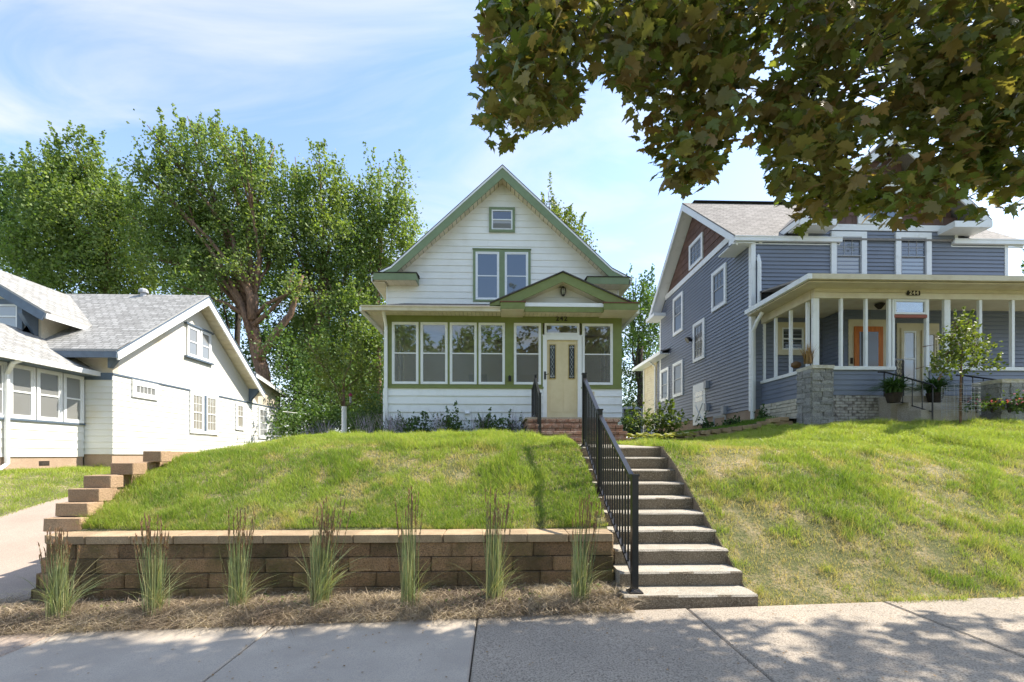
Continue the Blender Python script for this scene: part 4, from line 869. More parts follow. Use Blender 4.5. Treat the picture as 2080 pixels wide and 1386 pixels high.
# front cross gable
gc = (gx0+gx1)/2; gz0_ = ez_+.38; gh = (gx1-gx0)/2+.5; YQ = YW-.5; gtop = gz0_+gh*.88
MB().roof((gc-gh, YQ, gz0_), (gc-gh, ap[0], gz0_), (gc, ap[0], gtop), (gc, YQ, gtop), .06).roof((gc+gh, ap[0], gz0_), (gc+gh, YQ, gz0_), (gc, YQ, gtop), (gc, ap[0], gtop), .06).build('cross_gable_roof', 'shblue', bh)
for s in (-1, 1):
    MB().prism([(gc, gtop-.05), (gc+s*gh, gz0_-.05), (gc+s*(gh-.05), gz0_-.22), (gc, gtop-.3)], -.03, .01, front(YQ)).build('barge_board', 'trim', bh)
    xa, xb = sorted((gc+s*(gh-.02), gc+s*(gh-1.1))); MB().box(xa, xb, YQ-.02, YW, gz0_-.24, gz0_-.07).build('eave_return', 'trim', bh)
    MB().box(gc+s*gh-.02, gc+s*gh+.02, YQ, ap[0]-1.5, gz0_-.2, gz0_-.05).build('fascia', 'trim', bh)
zb0, zb1 = SY(1787, 470, YW)[1], SY(1787, 458, YW)[1]
MB().box(gx0, gx1, zb0, zb1, -.02, .04, FF).build('band_board', 'trim', bh)
for q, xx in enumerate((gx0, gx1-.09)): MB().box(xx, xx+.09, ez_-.1, zb0, -.02, .03, FF).build('corner_board', 'trim', bh)
MB().prism([(gx0, ez_-.1), (gx1, ez_-.1), (gx1, gz0_), (gc, gtop-.3), (gx0, gz0_)], -.3, -.012, FF).build('gable_sheathing', 'shake', bh)
z = zb1; r_ = 0
while z < gtop-.4:
    zt = z+.26; hw_ = min((gx1-gx0)/2, (gtop-.32-z)/.88); x = gc-hw_-(.15 if r_ % 2 else 0)
    while x < gc+hw_:
        w_ = random.uniform(.14, .3); c0, c1 = max(x, gc-hw_), min(x+w_, gc+hw_)
        if c1-c0 > .04: MB().hexa([FF(c0, z, -.01), FF(c1-.006, z, -.01), FF(c1-.006, zt, -.01), FF(c0, zt, -.01), FF(c0, z, .02), FF(c1-.006, z, .02), FF(c1-.006, zt, .003), FF(c0, zt, .003)]).build('shake', 'shake', bh)
        x += w_
    z += .26; r_ += 1
window(bh, FF, SY(1740, 0, YW)[0], SY(1829, 0, YW)[0], zb1+.01, zb1+1.3, .13, 'trim', 'trim', 'glass', True, (3, 2))
for a, b in ((1686, 1757.5), (1816.5, 1888.5)): window(bh, FF, SY(a, 0, YW)[0], SY(b, 0, YW)[0], SY(1750, 570, YW)[1], zb0-.05, .15, 'trim', 'louver', 'glass', True, (3, 2), .02, .045, 'glassgrey', .03)
def wB(p0, p1, pyt, pyb, **k):
    y0 = SX(p0, 800, XB)[0]; y1, zt = SX(p1, pyt, XB); zb = SX(p1, pyb, XB)[1]; return window(bh, FW, min(y0, y1), max(y0, y1), zb, zt, **k)
kw = dict(tw=.11, sash='louver', pane='glassdark')
wB(1402, 1429.4, 471, 524.5, mid=False, grid=(3, 4), **kw); wB(1448, 1477, 533, 616.5, grid=(3, 2), **kw); wB(1369.3, 1389, 591, 671, grid=(3, 2), **kw)
wB(1410, 1433, 645, 727, mid=False, grid=(3, 4), **kw); wB(1344, 1360, 745, 812, **kw); wB(1369, 1389, 730, 802, **kw)
# side door with storm panel
y0, y1 = sorted((SX(1409, 0, XB)[0], SX(1434, 0, XB)[0])); zt, zb = SX(1434, 775, XB)[1], SX(1434, 860, XB)[1]-.02
sdn = MB().box(y0, y1, zb, zt, -.02, .03, FW).build('side_door', 'trim', bh); ym = (y0+y1)/2
MB().box(y0+.2, y1-.22, zb+.85, zt-.3, .031, .036, FW).build('pane', 'glassgrey', sdn); MB().box(y0+.2, y1-.22, (zb+.85+zt-.3)/2-.02, (zb+.85+zt-.3)/2+.02, .037, .044, FW).bar(FW(y0+.2, zb+.1, .035), FW(y1-.22, zb+.75, .035), .03, .012).bar(FW(y1-.22, zb+.1, .035), FW(y0+.2, zb+.75, .035), .03, .012).build('rail', 'trim', sdn)
yl_, zl_ = SX(1406, 692, XB); MB().tube([FW(yl_, zl_, .0), FW(yl_, zl_+.05, .12), FW(yl_, zl_, .2)], [.05, .09, .13], 8).build('wall_light', 'black', bh)
for px_, py_ in ((1438, 782), (1439, 827), (1474, 833)):
    q = SX(px_, py_, XB); MB().box(q[0]-.09, q[0]+.09, q[1]-.13, q[1]+.13, .0, .12, FW).build('meter_box', 'louver', bh)
q0, q1 = SX(1475, 0, XB)[0], SX(1449, 0, XB)[0]; z0 = SX(1475, 866, XB)[1]-.1; window(bh, FW, q0, q1, z0, z0+.5, .05, 'louver', 'louver', 'glass', False, None, -.02, .04)
# rear addition
ya, yz = YBk+.5, SX(1309, 0, XB)[0]; za_ = SX(1335, 735, XB)[1]
sd_ = MB(); lapmesh(sd_, FW, ya, yz, zsb, za_, .113); sd_.build('rear_siding', 'cream', bh, kind='stuff', fix=False)
MB().box(XB+.03, XE, YBk, yz, zgr, za_-.02).build('rear_body', 'blue', bh)
MB().box(XB-.35, XB+.02, ya-1.6, yz+.5, za_, za_+.04).build('soffit', 'trim', bh); MB().box(XB-.45, XB-.35, ya-1.6, yz+.6, za_+.0, za_+.14).build('gutter', 'trim', bh)
MB().roof((XB-.42, ya-1.6, za_+.14), (XB-.42, yz+.6, za_+.14), (XB+2, yz+.6, za_+.9), (XB+2, ya-1.6, za_+.9), .04).build('rear_roof', 'shblue', bh)
MB().bar(FW(yz-.03, zgr, .02), FW(yz-.03, za_, .02), .1, .06, Vector((0, 1, 0))).tube([FW(ya+.1, za_, .3), FW(ya+.1, za_-.2, .07), FW(ya+.1, zgr+.2, .07)], .045, 6).build('downspout', 'trim', bh)
# downspouts at the front corner
MB().tube([(XB+.25, yf_+.05, ez_-.12), (XB+.22, yf_+.2, ez_-.3), (XB+.17, YW-.09, ez_-.75), (XB+.17, YW-.09, H+4.15)], .055, 8).build('downspout', 'trim', bh)
MB().tube([(XB+.05, YD+1.75, H+4.0), (XB-.02, YD+1.9, H+3.78), (XB-.05, YW-.12, H+3.5), (XB-.05, YW-.12, H+.95)], .055, 8).build('downspout', 'trim', bh)
# porch of the blue house
XP0 = SY(1654, 700, YD)[0]; XP1 = XP0+8.2; FD = front(YD)
dX = lambda px: SY(px, 700, YD)[0]; dZ = lambda py, px=1750: SY(px, py, YD)[1]
zcap, zsill, zbr, zbeam0, zbeam1 = dZ(745), dZ(752), dZ(803), dZ(606), dZ(583)
YE_ = YD-.42; gL, gzE = SY(1644, 559, YE_)
MB().roof((gL, YE_, gzE), (XP1+.5, YE_, gzE), (XP1, YW, gzE+.55), (gL+.3, YW, gzE+.55), .05).build('porch_roof', 'shblue', bh)
MB().box(gL, XP1+.5, YE_-.1, YE_, gzE-.12, gzE).build('gutter', 'cream', bh); MB().box(gL-.1, gL, YE_-.1, YW-.02, gzE-.12, gzE).build('gutter', 'trim', bh)
MB().box(gL, XP1+.4, YE_, YD+.05, gzE-.16, gzE-.13).build('soffit', 'cream', bh); MB().box(gL, XP0+.0, YD+.05, YW, gzE-.16, gzE-.13).build('soffit', 'cream', bh)
MB().box(XP0, XP1, zbeam0+.14, zbeam1, -.12, .02, FD).build('beam', 'cream', bh); MB().box(XP0, XP1, zbeam0, zbeam0+.135, -.12, .0, FD).build('beam', 'soffit', bh)
MB().box(XP0-.02, XP0+.12, YD+.121, YW, zbeam0, zbeam1).build('beam', 'cream', bh); MB().box(XP1-.12, XP1, YD+.121, YW, zbeam0, zbeam1).build('beam', 'soffit', bh)
MB().box(XP0+.12, XP1-.12, YD+.12, YW, zbeam0+.18, zbeam0+.22).build('porch_ceiling', 'soffit', bh)
MB().box(XP0, XP1, YD+.02, YW, zbr-.1, zbr-.02).build('porch_floor', 'louver', bh)
d0x, d1x = dX(1817), dX(1888)
# front half walls with sills
for a, b in ((XP0, d0x), (d1x, XP1)):
    boards(bh, FD, zbr, zsill, .124, lambda v, a=a, b=b: (a, b), 'bluedk', lip=.016)
    MB().box(a-.01, b, zsill, zcap, -.14, .05, FD).build('sill', 'trim', bh); MB().box(a+.02, b-.0, zbr, zsill-.01, -.12, -.022, FD).build('half_wall', 'bluedk', bh)
for XX, fr in ((XP0, west(XP0)), (XP1, east(XP1))):
    boards(bh, fr, zbr, zsill, .124, lambda v: (YD, YW), 'bluedk', lip=.016); MB().box(YD+.0, YW, zsill, zcap-.002, -.14, .045, fr).build('sill', 'trim', bh)
    for q in (.3, .95, 1.6, 2.15): MB().box(YD+q, YD+q+.06, zcap, zbeam0, -.1, -.03, fr).build('screen_post', 'trim', bh)
for px_, w_ in ((1653.5, .15), (1709.5, .06), (1760, .06), (1807, .07), (1815, .06), (1884, .07), (1921, .15), (1992, .07), (2058.5, .07)): MB().box(dX(px_), dX(px_)+w_, zcap if px_ not in (1815, 1884) else zbr, zbeam0, -.1, -.03, FD).build('post' if w_ > .1 else 'screen_post', 'trim', bh)
MB().box(XP1-.15, XP1, zcap, zbeam0, -.12, 0, FD).build('post', 'trim', bh)
window(bh, FD, dX(1819), dX(1885), dZ(637), zbeam0-.01, .03, 'trim', 'trim', 'clear', False, None, -.05, .03, st=.02)
MB().box(dX(1819), dX(1885), dZ(644), dZ(638), -.08, -.02, FD).build('door_rail', 'redwood', bh)
# scroll iron gate
gt = empty('porch_gate', (dX(1830), YD+.3, zbr), 'dark scrollwork metal gate standing open in the porch doorway', 'gate')
ga, gb_ = Vector((dX(1821), YD+.1, zbr+.02)), Vector((dX(1868), YD+.45, zbr+.02)); gh_ = .88; fm = MB()
for p, q in ((ga, ga+Vector((0, 0, gh_))), (gb_, gb_+Vector((0, 0, gh_+.06))), (ga, gb_), (ga+Vector((0, 0, gh_)), gb_+Vector((0, 0, gh_+.06)))): fm.bar(p, q, .03)
fm.build('gate_frame', 'black', gt); gd = (gb_-ga)
for i in range(4):
    for j in range(6):
        c_ = ga+gd*((i+.5)/4)+Vector((0, 0, gh_*(j+.5)/6)); u_ = gd.normalized(); pth = []
        for k in range(10):
            a = k/9*4.6+(i+j); r0_ = .02+.05*k/9; pth.append(c_+u_*math.cos(a)*r0_+Vector((0, 0, math.sin(a)*r0_)))
        MB().tube(pth, .008, 4, False).build('scroll', 'black', gt)
# brick front base and ledge-stone side base
def masonry(name, fr, u0, u1, v0, v1, bw, bh_, m, gap=.012, jit=.01, rnd=.0):
    MB().box(u0, u1, v0, v1, -.1, 0, fr).build(name+'_backing', 'mortar', bh); s_ = MB(); z = v1; r = 0
    while z > v0+.02:
        hb = bh_*random.uniform(1-rnd, 1+rnd); z0 = max(z-hb, v0); x = u0-(bw/2 if r % 2 else 0)
        while x < u1:
            w_ = bw*random.uniform(1-rnd*1.6, 1+rnd*1.6); a, b = max(x, u0), min(x+w_, u1)
            if b-a > .03: s_.box(a+gap/2, b-gap/2, z0+gap/2, z-gap/2, 0, .02+random.uniform(0, jit), fr)
            x += w_
        z = z0; r += 1
    s_.build(name, m, bh, kind='stuff')
masonry('white_brick_base', FD, XP0+.3, d0x, H+.55, zbr-.005, .21, .072, 'whitebrick', .014, .004)
masonry('white_brick_base', FD, d1x, XP1, H+.55, zbr-.005, .21, .072, 'whitebrick', .014, .004)
masonry('ledge_stone_base', west(XP0), YD, YW, H+.5, zbr-.005, .42, .085, 'palestone', .012, .03, .3)
# stone piers
def pier(name, label, x, y, z0, z1, w_):
    t = empty(name, (x, y, z0), label, 'pier', 'split stone porch piers'); me_ = [chamfer_mesh('stone', 'stone', .05, .05) for _ in range(4)]
    MB().box(x-w_/2+.04, x+w_/2-.04, y-w_/2+.04, y+w_/2-.04, z0, z1).build('core', 'stone', t); z = z0
    while z < z1-.02:
        h = min(random.uniform(.07, .14), z1-z)
        for sx, sy in ((0, -1), (-1, 0), (1, 0)):
            u = -w_/2
            while u < w_/2-.02:
                l = min(random.uniform(.16, .32), w_/2-u); c_ = u+l/2
                loc = (x+c_, y-w_/2+.04, z+h/2) if sy else (x+sx*(w_/2-.04), y+c_, z+h/2)
                o = piece('stone', random.choice(me_), loc, (l, .12+random.uniform(0, .04), h) if sy else (.12+random.uniform(0, .04), l, h), t); u += l
        z += h
    cp_ = chamfer_mesh('capstone', 'palestone', .06, .03)
    for i in range(3): piece('capstone', cp_, (x-w_/2+w_*(i+.5)/3, y, z1+.045), (w_/3+.03, w_+.1, .09), t)
    return t
px0, px1 = SY(1649, 0, YD-.12)[0], SY(1691, 0, YD-.12)[0]
pier('stone_pier', 'tall grey split stone pier at the left porch corner', (px0+px1)/2, YD-.12+(px1-px0)/2, H+.6, dZ(752), px1-px0)
pier('stone_pier', 'lower grey stone pier right of the porch steps, behind the young tree', dX(1960), YD-.75, H+.7, SY(1960, 782, YD-.75)[1], .55)
# concrete steps of the blue house
cs2 = empty('porch_steps', (dX(1850), YD-.6, H+.8), 'short stained concrete steps up to the blue house porch', 'steps')
cx0, cx1 = dX(1784), dX(1914)
for k, (zt, yy) in enumerate(((zbr-.06, YD-.35), (zbr-.06-.19, YD-.65), (zbr-.06-.38, YD-.95))):
    MB().box(cx0+.15*(k > 0)+.004*k, cx1-.1*(k > 0)-.004*k, yy, YD-.002, H+.5, zt-.002*k).build('step', 'concrete', cs2)
def iron_rail(label, x, ya, za, yb_, zb_):
    t = empty('iron_handrail', (x, ya, za-.8), label, 'railing', 'wrought iron porch handrails'); a, b = Vector((x, ya, za)), Vector((x+.35, yb_, zb_))
    MB().tube([a-Vector((.15, 0, 0)), a, b, b+Vector((.05, -.03, -.1))], .02, 6).build('top_rail', 'black', t); lo = Vector((0, 0, -.6))
    MB().tube([a+lo, b+lo], .013, 6).build('bottom_rail', 'black', t)
    for k in range(6):
        p = a.lerp(b, k/5); e = -.62 if 0 < k < 5 else -.85; MB().bar(p, p+Vector((0, 0, e)), .022 if e < -.7 else .014, None, Vector((0, 1, 0))).build('baluster', 'black', t)
iron_rail('black iron handrail left of the porch steps, by the fern', cx0+.02, YD-.15, dZ(758), YD-1.0, dZ(792)-.03)
iron_rail('black iron handrail right of the porch steps, behind the young tree', cx1+.35, YD-.15, dZ(764), YD-1.0, dZ(790))
# number plate, inside doors, windows
nx = dX(1853.5); MB().prism([(nx-.155, dZ(600)), (nx+.155, dZ(600)), (nx+.165, dZ(596)), (nx+.15, dZ(590.5)), (nx-.15, dZ(590.5)), (nx-.165, dZ(596))], .021, .035, FD).build('number_plate', 'barkdk', bh)
number('244', nx, YD-.038, dZ(598.8), .135, 'cream', bh)
YI = 12.15; xi = SY(1671, 0, YW)[0]; FI = front(YI)
bm_ = MB(); lapmesh(bm_, FI, xi, XP1-.5, zbr-.02, zbeam0+.18, .113); lapmesh(bm_, west(xi), YI, YW, zbr-.02, zbeam0+.18, .113); bm_.build('entry_siding', 'bluedk', bh, kind='stuff', fix=False)
MB().box(xi+.02, XP1-.5, YI+.015, YW, zbr-.02, zbeam0+.17).build('entry_body', 'bluedk', bh)
iX = lambda px: SY(px, 700, YI)[0]; iZ = lambda py: SY(1760, py, YI)[1]
window(bh, FF, SY(1576, 0, YW)[0], SY(1641, 0, YW)[0], SY(1600, 722, YW)[1], SY(1600, 656, YW)[1], .15, 'cream', 'trim', 'glass', True, None, .02, .04)
MB().box(iX(1722), iX(1805), zbr, iZ(650), .01, .04, FI).build('door_surround', 'cream', bh)
od = MB().box(iX(1732), iX(1789), zbr, iZ(665), .045, .08, FI).build('orange_door', 'orange', bh, 'orange wooden front door with dark glass'); MB().box(iX(1741), iX(1779), zbr+.15, iZ(676), .081, .088, FI).build('pane', 'glassdark', od)
MB().box(iX(1727)-.03, iX(1727)+.03, iZ(740), iZ(728), .041, .06, FI).build('doorbell', 'barkdk', bh)
MB().box(iX(1820), iX(1905), zbr, iZ(657), .01, .04, FI).build('door_surround', 'cream', bh)
window(bh, FI, iX(1826), iX(1862), zbr+.35, iZ(668), .07, 'cream', 'trim', 'glassgrey', True, None, .05, .03)
window(bh, FI, iX(1868), iX(1902), zbr+.1, iZ(672), .07, 'cream', 'cream', 'glassblind', True, None, .05, .03)
window(bh, FI, iX(1925), iX(1985), zbr+.5, iZ(668), .12, 'cream', 'trim', 'glassblind', True, None, .02, .03)
lx, lz = SY(1787, 624, 11.6); MB().tube([(lx, 11.6, lz+.08), (lx, 11.6, lz+.03), (lx, 11.6, lz-.05)], [.12, .1, .04], 8).build('porch_lamp', 'barkdk', bh)
# ------------------------------------------------------------------ trees
def crown_points(lobes, dens, clump, shoots, per, taper=1.0):
    out = []
    for (c, rx, ry, rz) in lobes:
        n = max(4, int(dens*(rx*ry+ry*rz+rx*rz)))
        d = unit(n); r = rng.uniform(.35, 1.02, n)**.6; cc = np.array(c)+d*r[:, None]*np.array([rx, ry, rz])
        for p in cc: out.append(p+rng.normal(size=(per, 3))*np.array([clump, clump, clump*.75]))
        for k in range(int(shoots*n)):
            d1 = unit(1)[0]; d1[2] = abs(d1[2])*.8+.3; p = np.array(c)+d1*np.array([rx, ry, rz])*.85; ln_ = rng.uniform(.7, 1.9)*clump*2.4
            dr = np.array([rng.normal()*.25, rng.normal()*.25, 1.0]); t = rng.random(per)
            out.append(p+dr*t[:, None]*ln_+rng.normal(size=(per, 3))*clump*.32*(1.15-t[:, None]*.8))
    return np.concatenate(out)
def wlobes(D, L_, deep=.8):
    o = []
    for (px, py, rx, ry) in L_:
        dd = D+random.uniform(-1, 1)*D*.05; c = W3(px, py+(24 if D > 24 and py < 480 else 0), dd); s = dd/FPX; o.append(((c.x, c.y, c.z), rx*s, deep*rx*s, ry*s))
    return o
def tree(label, D, base, L_, trunk, rad, leaf, size, dens=3.2, per=34, clump=.42, shoots=.5, bark='bark', group=None, limbs=None, name='tree', sub=2):
    bp_ = W3(base[0], base[1], D); bp_.z = min(bp_.z, H+.4)
    t = empty(name, bp_, label, 'tree', group); lb = wlobes(D, L_)
    pth = [bp_+Vector((0, 0, -.5))]+[W3(a, b, D) for a, b in trunk]; k = len(pth)
    MB().tube(pth, [rad*(1.25 if i == 0 else 1-.35*i/(k-1)) for i in range(k)], 10).build('trunk', bark, t, smooth=True)
    top = pth[-1]; br = MB()
    for i, (c, rx, ry, rz) in enumerate(lb):
        c = Vector(c); st_ = pth[-1] if i % 3 else pth[max(1, k-2)]; ln_ = (c-st_).length
        m1 = st_.lerp(c, .4)+Vector((random.uniform(-.1, .1), random.uniform(-.1, .1), .10))*ln_*.6; r0_ = rad*.38
        br.tube([st_, m1, c, c+(c-m1)*.35], [r0_, r0_*.6, r0_*.3, .02], 6)
        for q in range(sub):
            e = c+Vector((random.uniform(-1, 1)*rx, random.uniform(-1, 1)*ry, random.uniform(.1, 1)*rz)); br.tube([m1.lerp(c, .5), c.lerp(e, .5)+Vector((0, 0, .1)), e], [r0_*.35, r0_*.2, .015], 4)
    for lp in limbs or []:
        q = [W3(a, b, D-.3) for a, b, r in lp]; br.tube(q, [r*.78 for a, b, r in lp], 8)
    br.build('limbs', bark, t, smooth=True)
    leaves('crown', crown_points(lb, dens*1.8, clump*.9, shoots*.8, int(per*1.8)) if rad > .1 else crown_points(lb, dens, clump, shoots, per), size*(.74 if rad > .1 else 1), leaf, t, tintp=.35); return t
G = 'tall backyard trees behind the bungalow'
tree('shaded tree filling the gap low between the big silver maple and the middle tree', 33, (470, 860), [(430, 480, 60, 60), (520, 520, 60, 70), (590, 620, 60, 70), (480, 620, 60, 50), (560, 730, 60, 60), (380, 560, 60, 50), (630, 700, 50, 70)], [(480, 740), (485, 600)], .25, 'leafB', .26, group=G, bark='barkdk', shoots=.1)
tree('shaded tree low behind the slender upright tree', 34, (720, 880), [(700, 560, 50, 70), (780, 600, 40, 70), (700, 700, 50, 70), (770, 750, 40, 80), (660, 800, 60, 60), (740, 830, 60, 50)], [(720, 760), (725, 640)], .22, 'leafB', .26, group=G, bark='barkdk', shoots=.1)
tree('tall maple with ragged upright top, left behind the bungalow roof', 28, (210, 700), [(165, 300, 32, 42), (140, 335, 45, 35), (110, 365, 60, 50), (195, 375, 55, 50), (75, 370, 40, 40), (80, 440, 60, 60), (160, 440, 85, 70), (250, 420, 30, 60), (262, 480, 40, 50), (120, 520, 80, 60), (220, 540, 85, 60), (60, 560, 60, 50), (150, 590, 80, 40), (250, 590, 60, 40)], [(215, 600), (220, 500), (200, 450)], .22, 'leafA', .24, group=G)
tree('big silver maple with forked red brown trunk, above the bungalow gable', 26, (533, 800), [(400, 275, 38, 35), (345, 290, 30, 40), (455, 290, 42, 45), (500, 320, 40, 40), (545, 315, 18, 38), (310, 345, 35, 30), (350, 380, 55, 55), (430, 370, 70, 60), (520, 385, 50, 50), (300, 440, 40, 50), (370, 460, 65, 55), (460, 460, 65, 55), (540, 450, 45, 55), (330, 530, 55, 50), (420, 540, 55, 40), (390, 590, 45, 35), (480, 540, 30, 30), (555, 530, 35, 35), (600, 590, 25, 25)], [(535, 760), (522, 715), (512, 650), (515, 600)], .42, 'leafA', .22, group=G, bark='bark', dens=3.6,
     limbs=[[(525, 730, .3), (565, 670, .26), (590, 640, .22), (615, 560, .1)], [(512, 690, .26), (490, 620, .2), (455, 570, .15), (420, 500, .08)], [(513, 650, .32), (508, 600, .26), (480, 540, .16), (470, 450, .08)], [(515, 660, .2), (545, 635, .15), (580, 600, .1), (600, 540, .05)]])
tree('bushy maple filling the middle of the tree row', 28.5, (640, 860), [(605, 350, 30, 30), (650, 325, 24, 42), (690, 365, 26, 35), (580, 400, 40, 40), (640, 400, 55, 50), (700, 430, 45, 50), (600, 470, 50, 50), (670, 500, 65, 55), (610, 550, 40, 45), (700, 570, 55, 55), (650, 610, 45, 50), (700, 650, 55, 55), (620, 690, 40, 45), (670, 730, 60, 55), (720, 760, 50, 50), (600, 760, 40, 40)], [(645, 760), (650, 650), (655, 550)], .3, 'leafA', .23, group=G)
tree('slender upright tree nearest the white house roof', 30, (770, 880), [(770, 350, 20, 34), (815, 360, 17, 40), (738, 370, 12, 24), (755, 410, 34, 42), (808, 430, 34, 48), (835, 450, 14, 30), (775, 490, 55, 50), (735, 500, 30, 50), (820, 520, 30, 35), (760, 570, 45, 55), (740, 650, 45, 60), (770, 720, 35, 60), (730, 780, 40, 60)], [(768, 780), (765, 600), (775, 450)], .25, 'leafA', .24, group=G)
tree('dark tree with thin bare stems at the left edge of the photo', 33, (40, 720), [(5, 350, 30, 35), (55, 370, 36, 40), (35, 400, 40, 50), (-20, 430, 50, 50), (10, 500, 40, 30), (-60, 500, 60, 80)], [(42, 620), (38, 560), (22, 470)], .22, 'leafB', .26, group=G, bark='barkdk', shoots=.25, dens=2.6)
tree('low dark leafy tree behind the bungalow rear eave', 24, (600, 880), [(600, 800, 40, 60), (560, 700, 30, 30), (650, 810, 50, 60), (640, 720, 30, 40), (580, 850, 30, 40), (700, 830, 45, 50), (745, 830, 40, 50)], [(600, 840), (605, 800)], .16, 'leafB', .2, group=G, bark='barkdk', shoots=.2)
tree('bright leafed treetop rising behind the right roof slope of the white house', 31, (1140, 860), [(1118, 415, 20, 24), (1142, 440, 26, 28), (1172, 458, 18, 22), (1120, 480, 40, 40), (1160, 520, 40, 50)], [(1140, 700), (1138, 520)], .25, 'leafY', .24, group='trees behind the white house')
tree('dark tree in the gap between white and blue houses', 30, (1300, 870), [(1290, 605, 25, 28), (1325, 610, 28, 30), (1270, 640, 20, 30), (1300, 660, 38, 38), (1330, 690, 30, 40), (1290, 720, 35, 40), (1320, 770, 35, 45), (1280, 790, 30, 50), (1310, 840, 45, 40)], [(1300, 800), (1302, 700)], .22, 'leafB', .22, group='trees behind the white house', bark='barkdk')
tree('dark reddish tree seen through the right end of the blue porch', 22, (2090, 840), [(2075, 660, 25, 35), (2110, 640, 60, 70), (2080, 740, 40, 50), (2130, 740, 60, 60), (2160, 560, 40, 60)], [(2090, 740)], .2, 'leafB', .2, bark='barkdk')
# small planted tree with white trunk guard
tt = tree('small yellow green tree with white trunk guard, left of the white house', 15.8, (699, 888), [(655, 745, 34, 26), (700, 760, 48, 34), (745, 760, 34, 30), (640, 720, 18, 14), (720, 725, 30, 24), (690, 800, 55, 22), (745, 800, 34, 22)], [(699, 830), (698, 790)], .06, 'leafY', .11, dens=9, per=30, clump=.2, shoots=.5, group='small planted trees')
g = SY(699, 860, 15.8); MB().tube([(g[0], 15.8, H+.35), (g[0], 15.8, SY(699, 826, 15.8)[1])], .085, 10).build('trunk_guard', 'trim', tt)
# shrub behind, bird feeder
def shrub(label, D, px, py, rx, ry, m, size, name='garden_shrub', per=26, clump=.12, dens=26, base=None, group=None, shoots=.3, lobes=3, cat='shrub', grd=None, up=.5):
    c = W3(px, py, D); s = D/FPX; zb = grd if grd is not None else c.z-ry*s-.05; t = empty(name, (c.x, D, zb), label, cat, group); L_ = []
    for k in range(lobes): L_.append(((c.x+random.uniform(-.5, .5)*rx*s, D+random.uniform(-.3, .3)*rx*s, c.z+random.uniform(-.35, .25)*ry*s), rx*s*random.uniform(.55, .8), rx*s*.55, ry*s*random.uniform(.6, .8)))
    st_ = MB()
    for k in range(7):
        e = Vector((c.x+random.uniform(-.7, .7)*rx*s, D+random.uniform(-.3, .3)*rx*s, c.z+random.uniform(-.2, .8)*ry*s)); st_.tube([(c.x+random.uniform(-.1, .1)*rx*s, D, zb), ((c.x+e.x)/2, D, (zb+e.z)/2+.05), e], [.012, .009, .004], 4)
    st_.build('stems', 'barkdk', t); leaves('foliage', crown_points(L_, dens, clump, shoots, per), size, m, t, up=up); return t
shrub('rounded grey green shrub beyond the trunk-guarded tree', 17.5, 735, 855, 45, 38, 'leafP', .09, dens=14, clump=.2)
shrub('dark hedge-like shrub at the back of the side yard, by the bungalow corner', 20, 600, 870, 40, 30, 'leafB', .12, dens=10, clump=.25)
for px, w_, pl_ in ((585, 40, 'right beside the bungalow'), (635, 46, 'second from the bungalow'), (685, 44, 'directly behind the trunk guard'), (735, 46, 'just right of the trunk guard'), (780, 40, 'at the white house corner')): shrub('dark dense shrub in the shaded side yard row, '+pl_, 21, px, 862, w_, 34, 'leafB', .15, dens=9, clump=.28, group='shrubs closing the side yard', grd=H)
fd = W3(712, 806, 15.2); ft = empty('bird_feeder', fd, 'small red bird feeder hanging under the young tree', 'bird feeder')
MB().tube([fd+Vector((0, 0, .0)), fd+Vector((0, 0, .08)), fd+Vector((0, 0, .13))], [.05, .06, .01], 10).build('cap', 'flowerr', ft); MB().tube([fd+Vector((0, 0, -.2)), fd], .035, 8).build('tube', 'glassgrey', ft); MB().tube([fd+Vector((0, 0, .13)), fd+Vector((0, 0, .45))], .005, 4).build('hook', 'black', ft)
# planting along the porch
def catmint(px, D, label, h=.72):
    x, _ = SY(px, 0, D); z = float(z_lawn_left(x, D)); t = empty('catmint_clump', (x, D, z), label, 'plant', 'perennials along the porch front')
    leaves('foliage', crown_points([((x, D, z+.26), .34, .24, .28)], 80, .06, .3, 22), .045, 'leafP', t)
    n = 70; b = np.stack([x+rng.normal(0, .12, n), D+rng.normal(0, .1, n), np.full(n, z+.05)], 1)
    blades('flower_spikes', b, rng.uniform(h*.7, h*1.25, n), np.full(n, .012), rng.uniform(.1, .6, n), 'flowerp', t, tint=rng.random(n), seg=3)
for px, D, l in ((628, 12.9, 'leftmost grey green catmint clump with pale purple spikes, beside the bungalow'), (662, 12.6, 'catmint clump with pale purple spikes, second from the left of the bed'), (745, 12.4, 'catmint clump right of the white trunk guard'), (790, 12.5, 'catmint clump at the foot of the white downspout'), (812, 12.3, 'catmint clump just right of the white downspout'), (893, 12.3, 'low catmint clump between the two left dark shrubs'), (972, 12.3, 'low catmint clump below the siding vent hood'), (1045, 12.3, 'low catmint clump beside the brick steps')): catmint(px, D, l)
for px, py, l in ((848, 868, 'dark leafy shrub under the second porch window'), (925, 866, 'dark leafy shrub under the fourth porch window'), (1003, 868, 'dark leafy shrub left of the brick steps')): shrub(l, 12.35, px, py-2, 32, 25, 'leafP', .09, dens=46, clump=.10, per=18, name='peony_shrub', group='dark shrubs along the porch front', grd=H+.34)
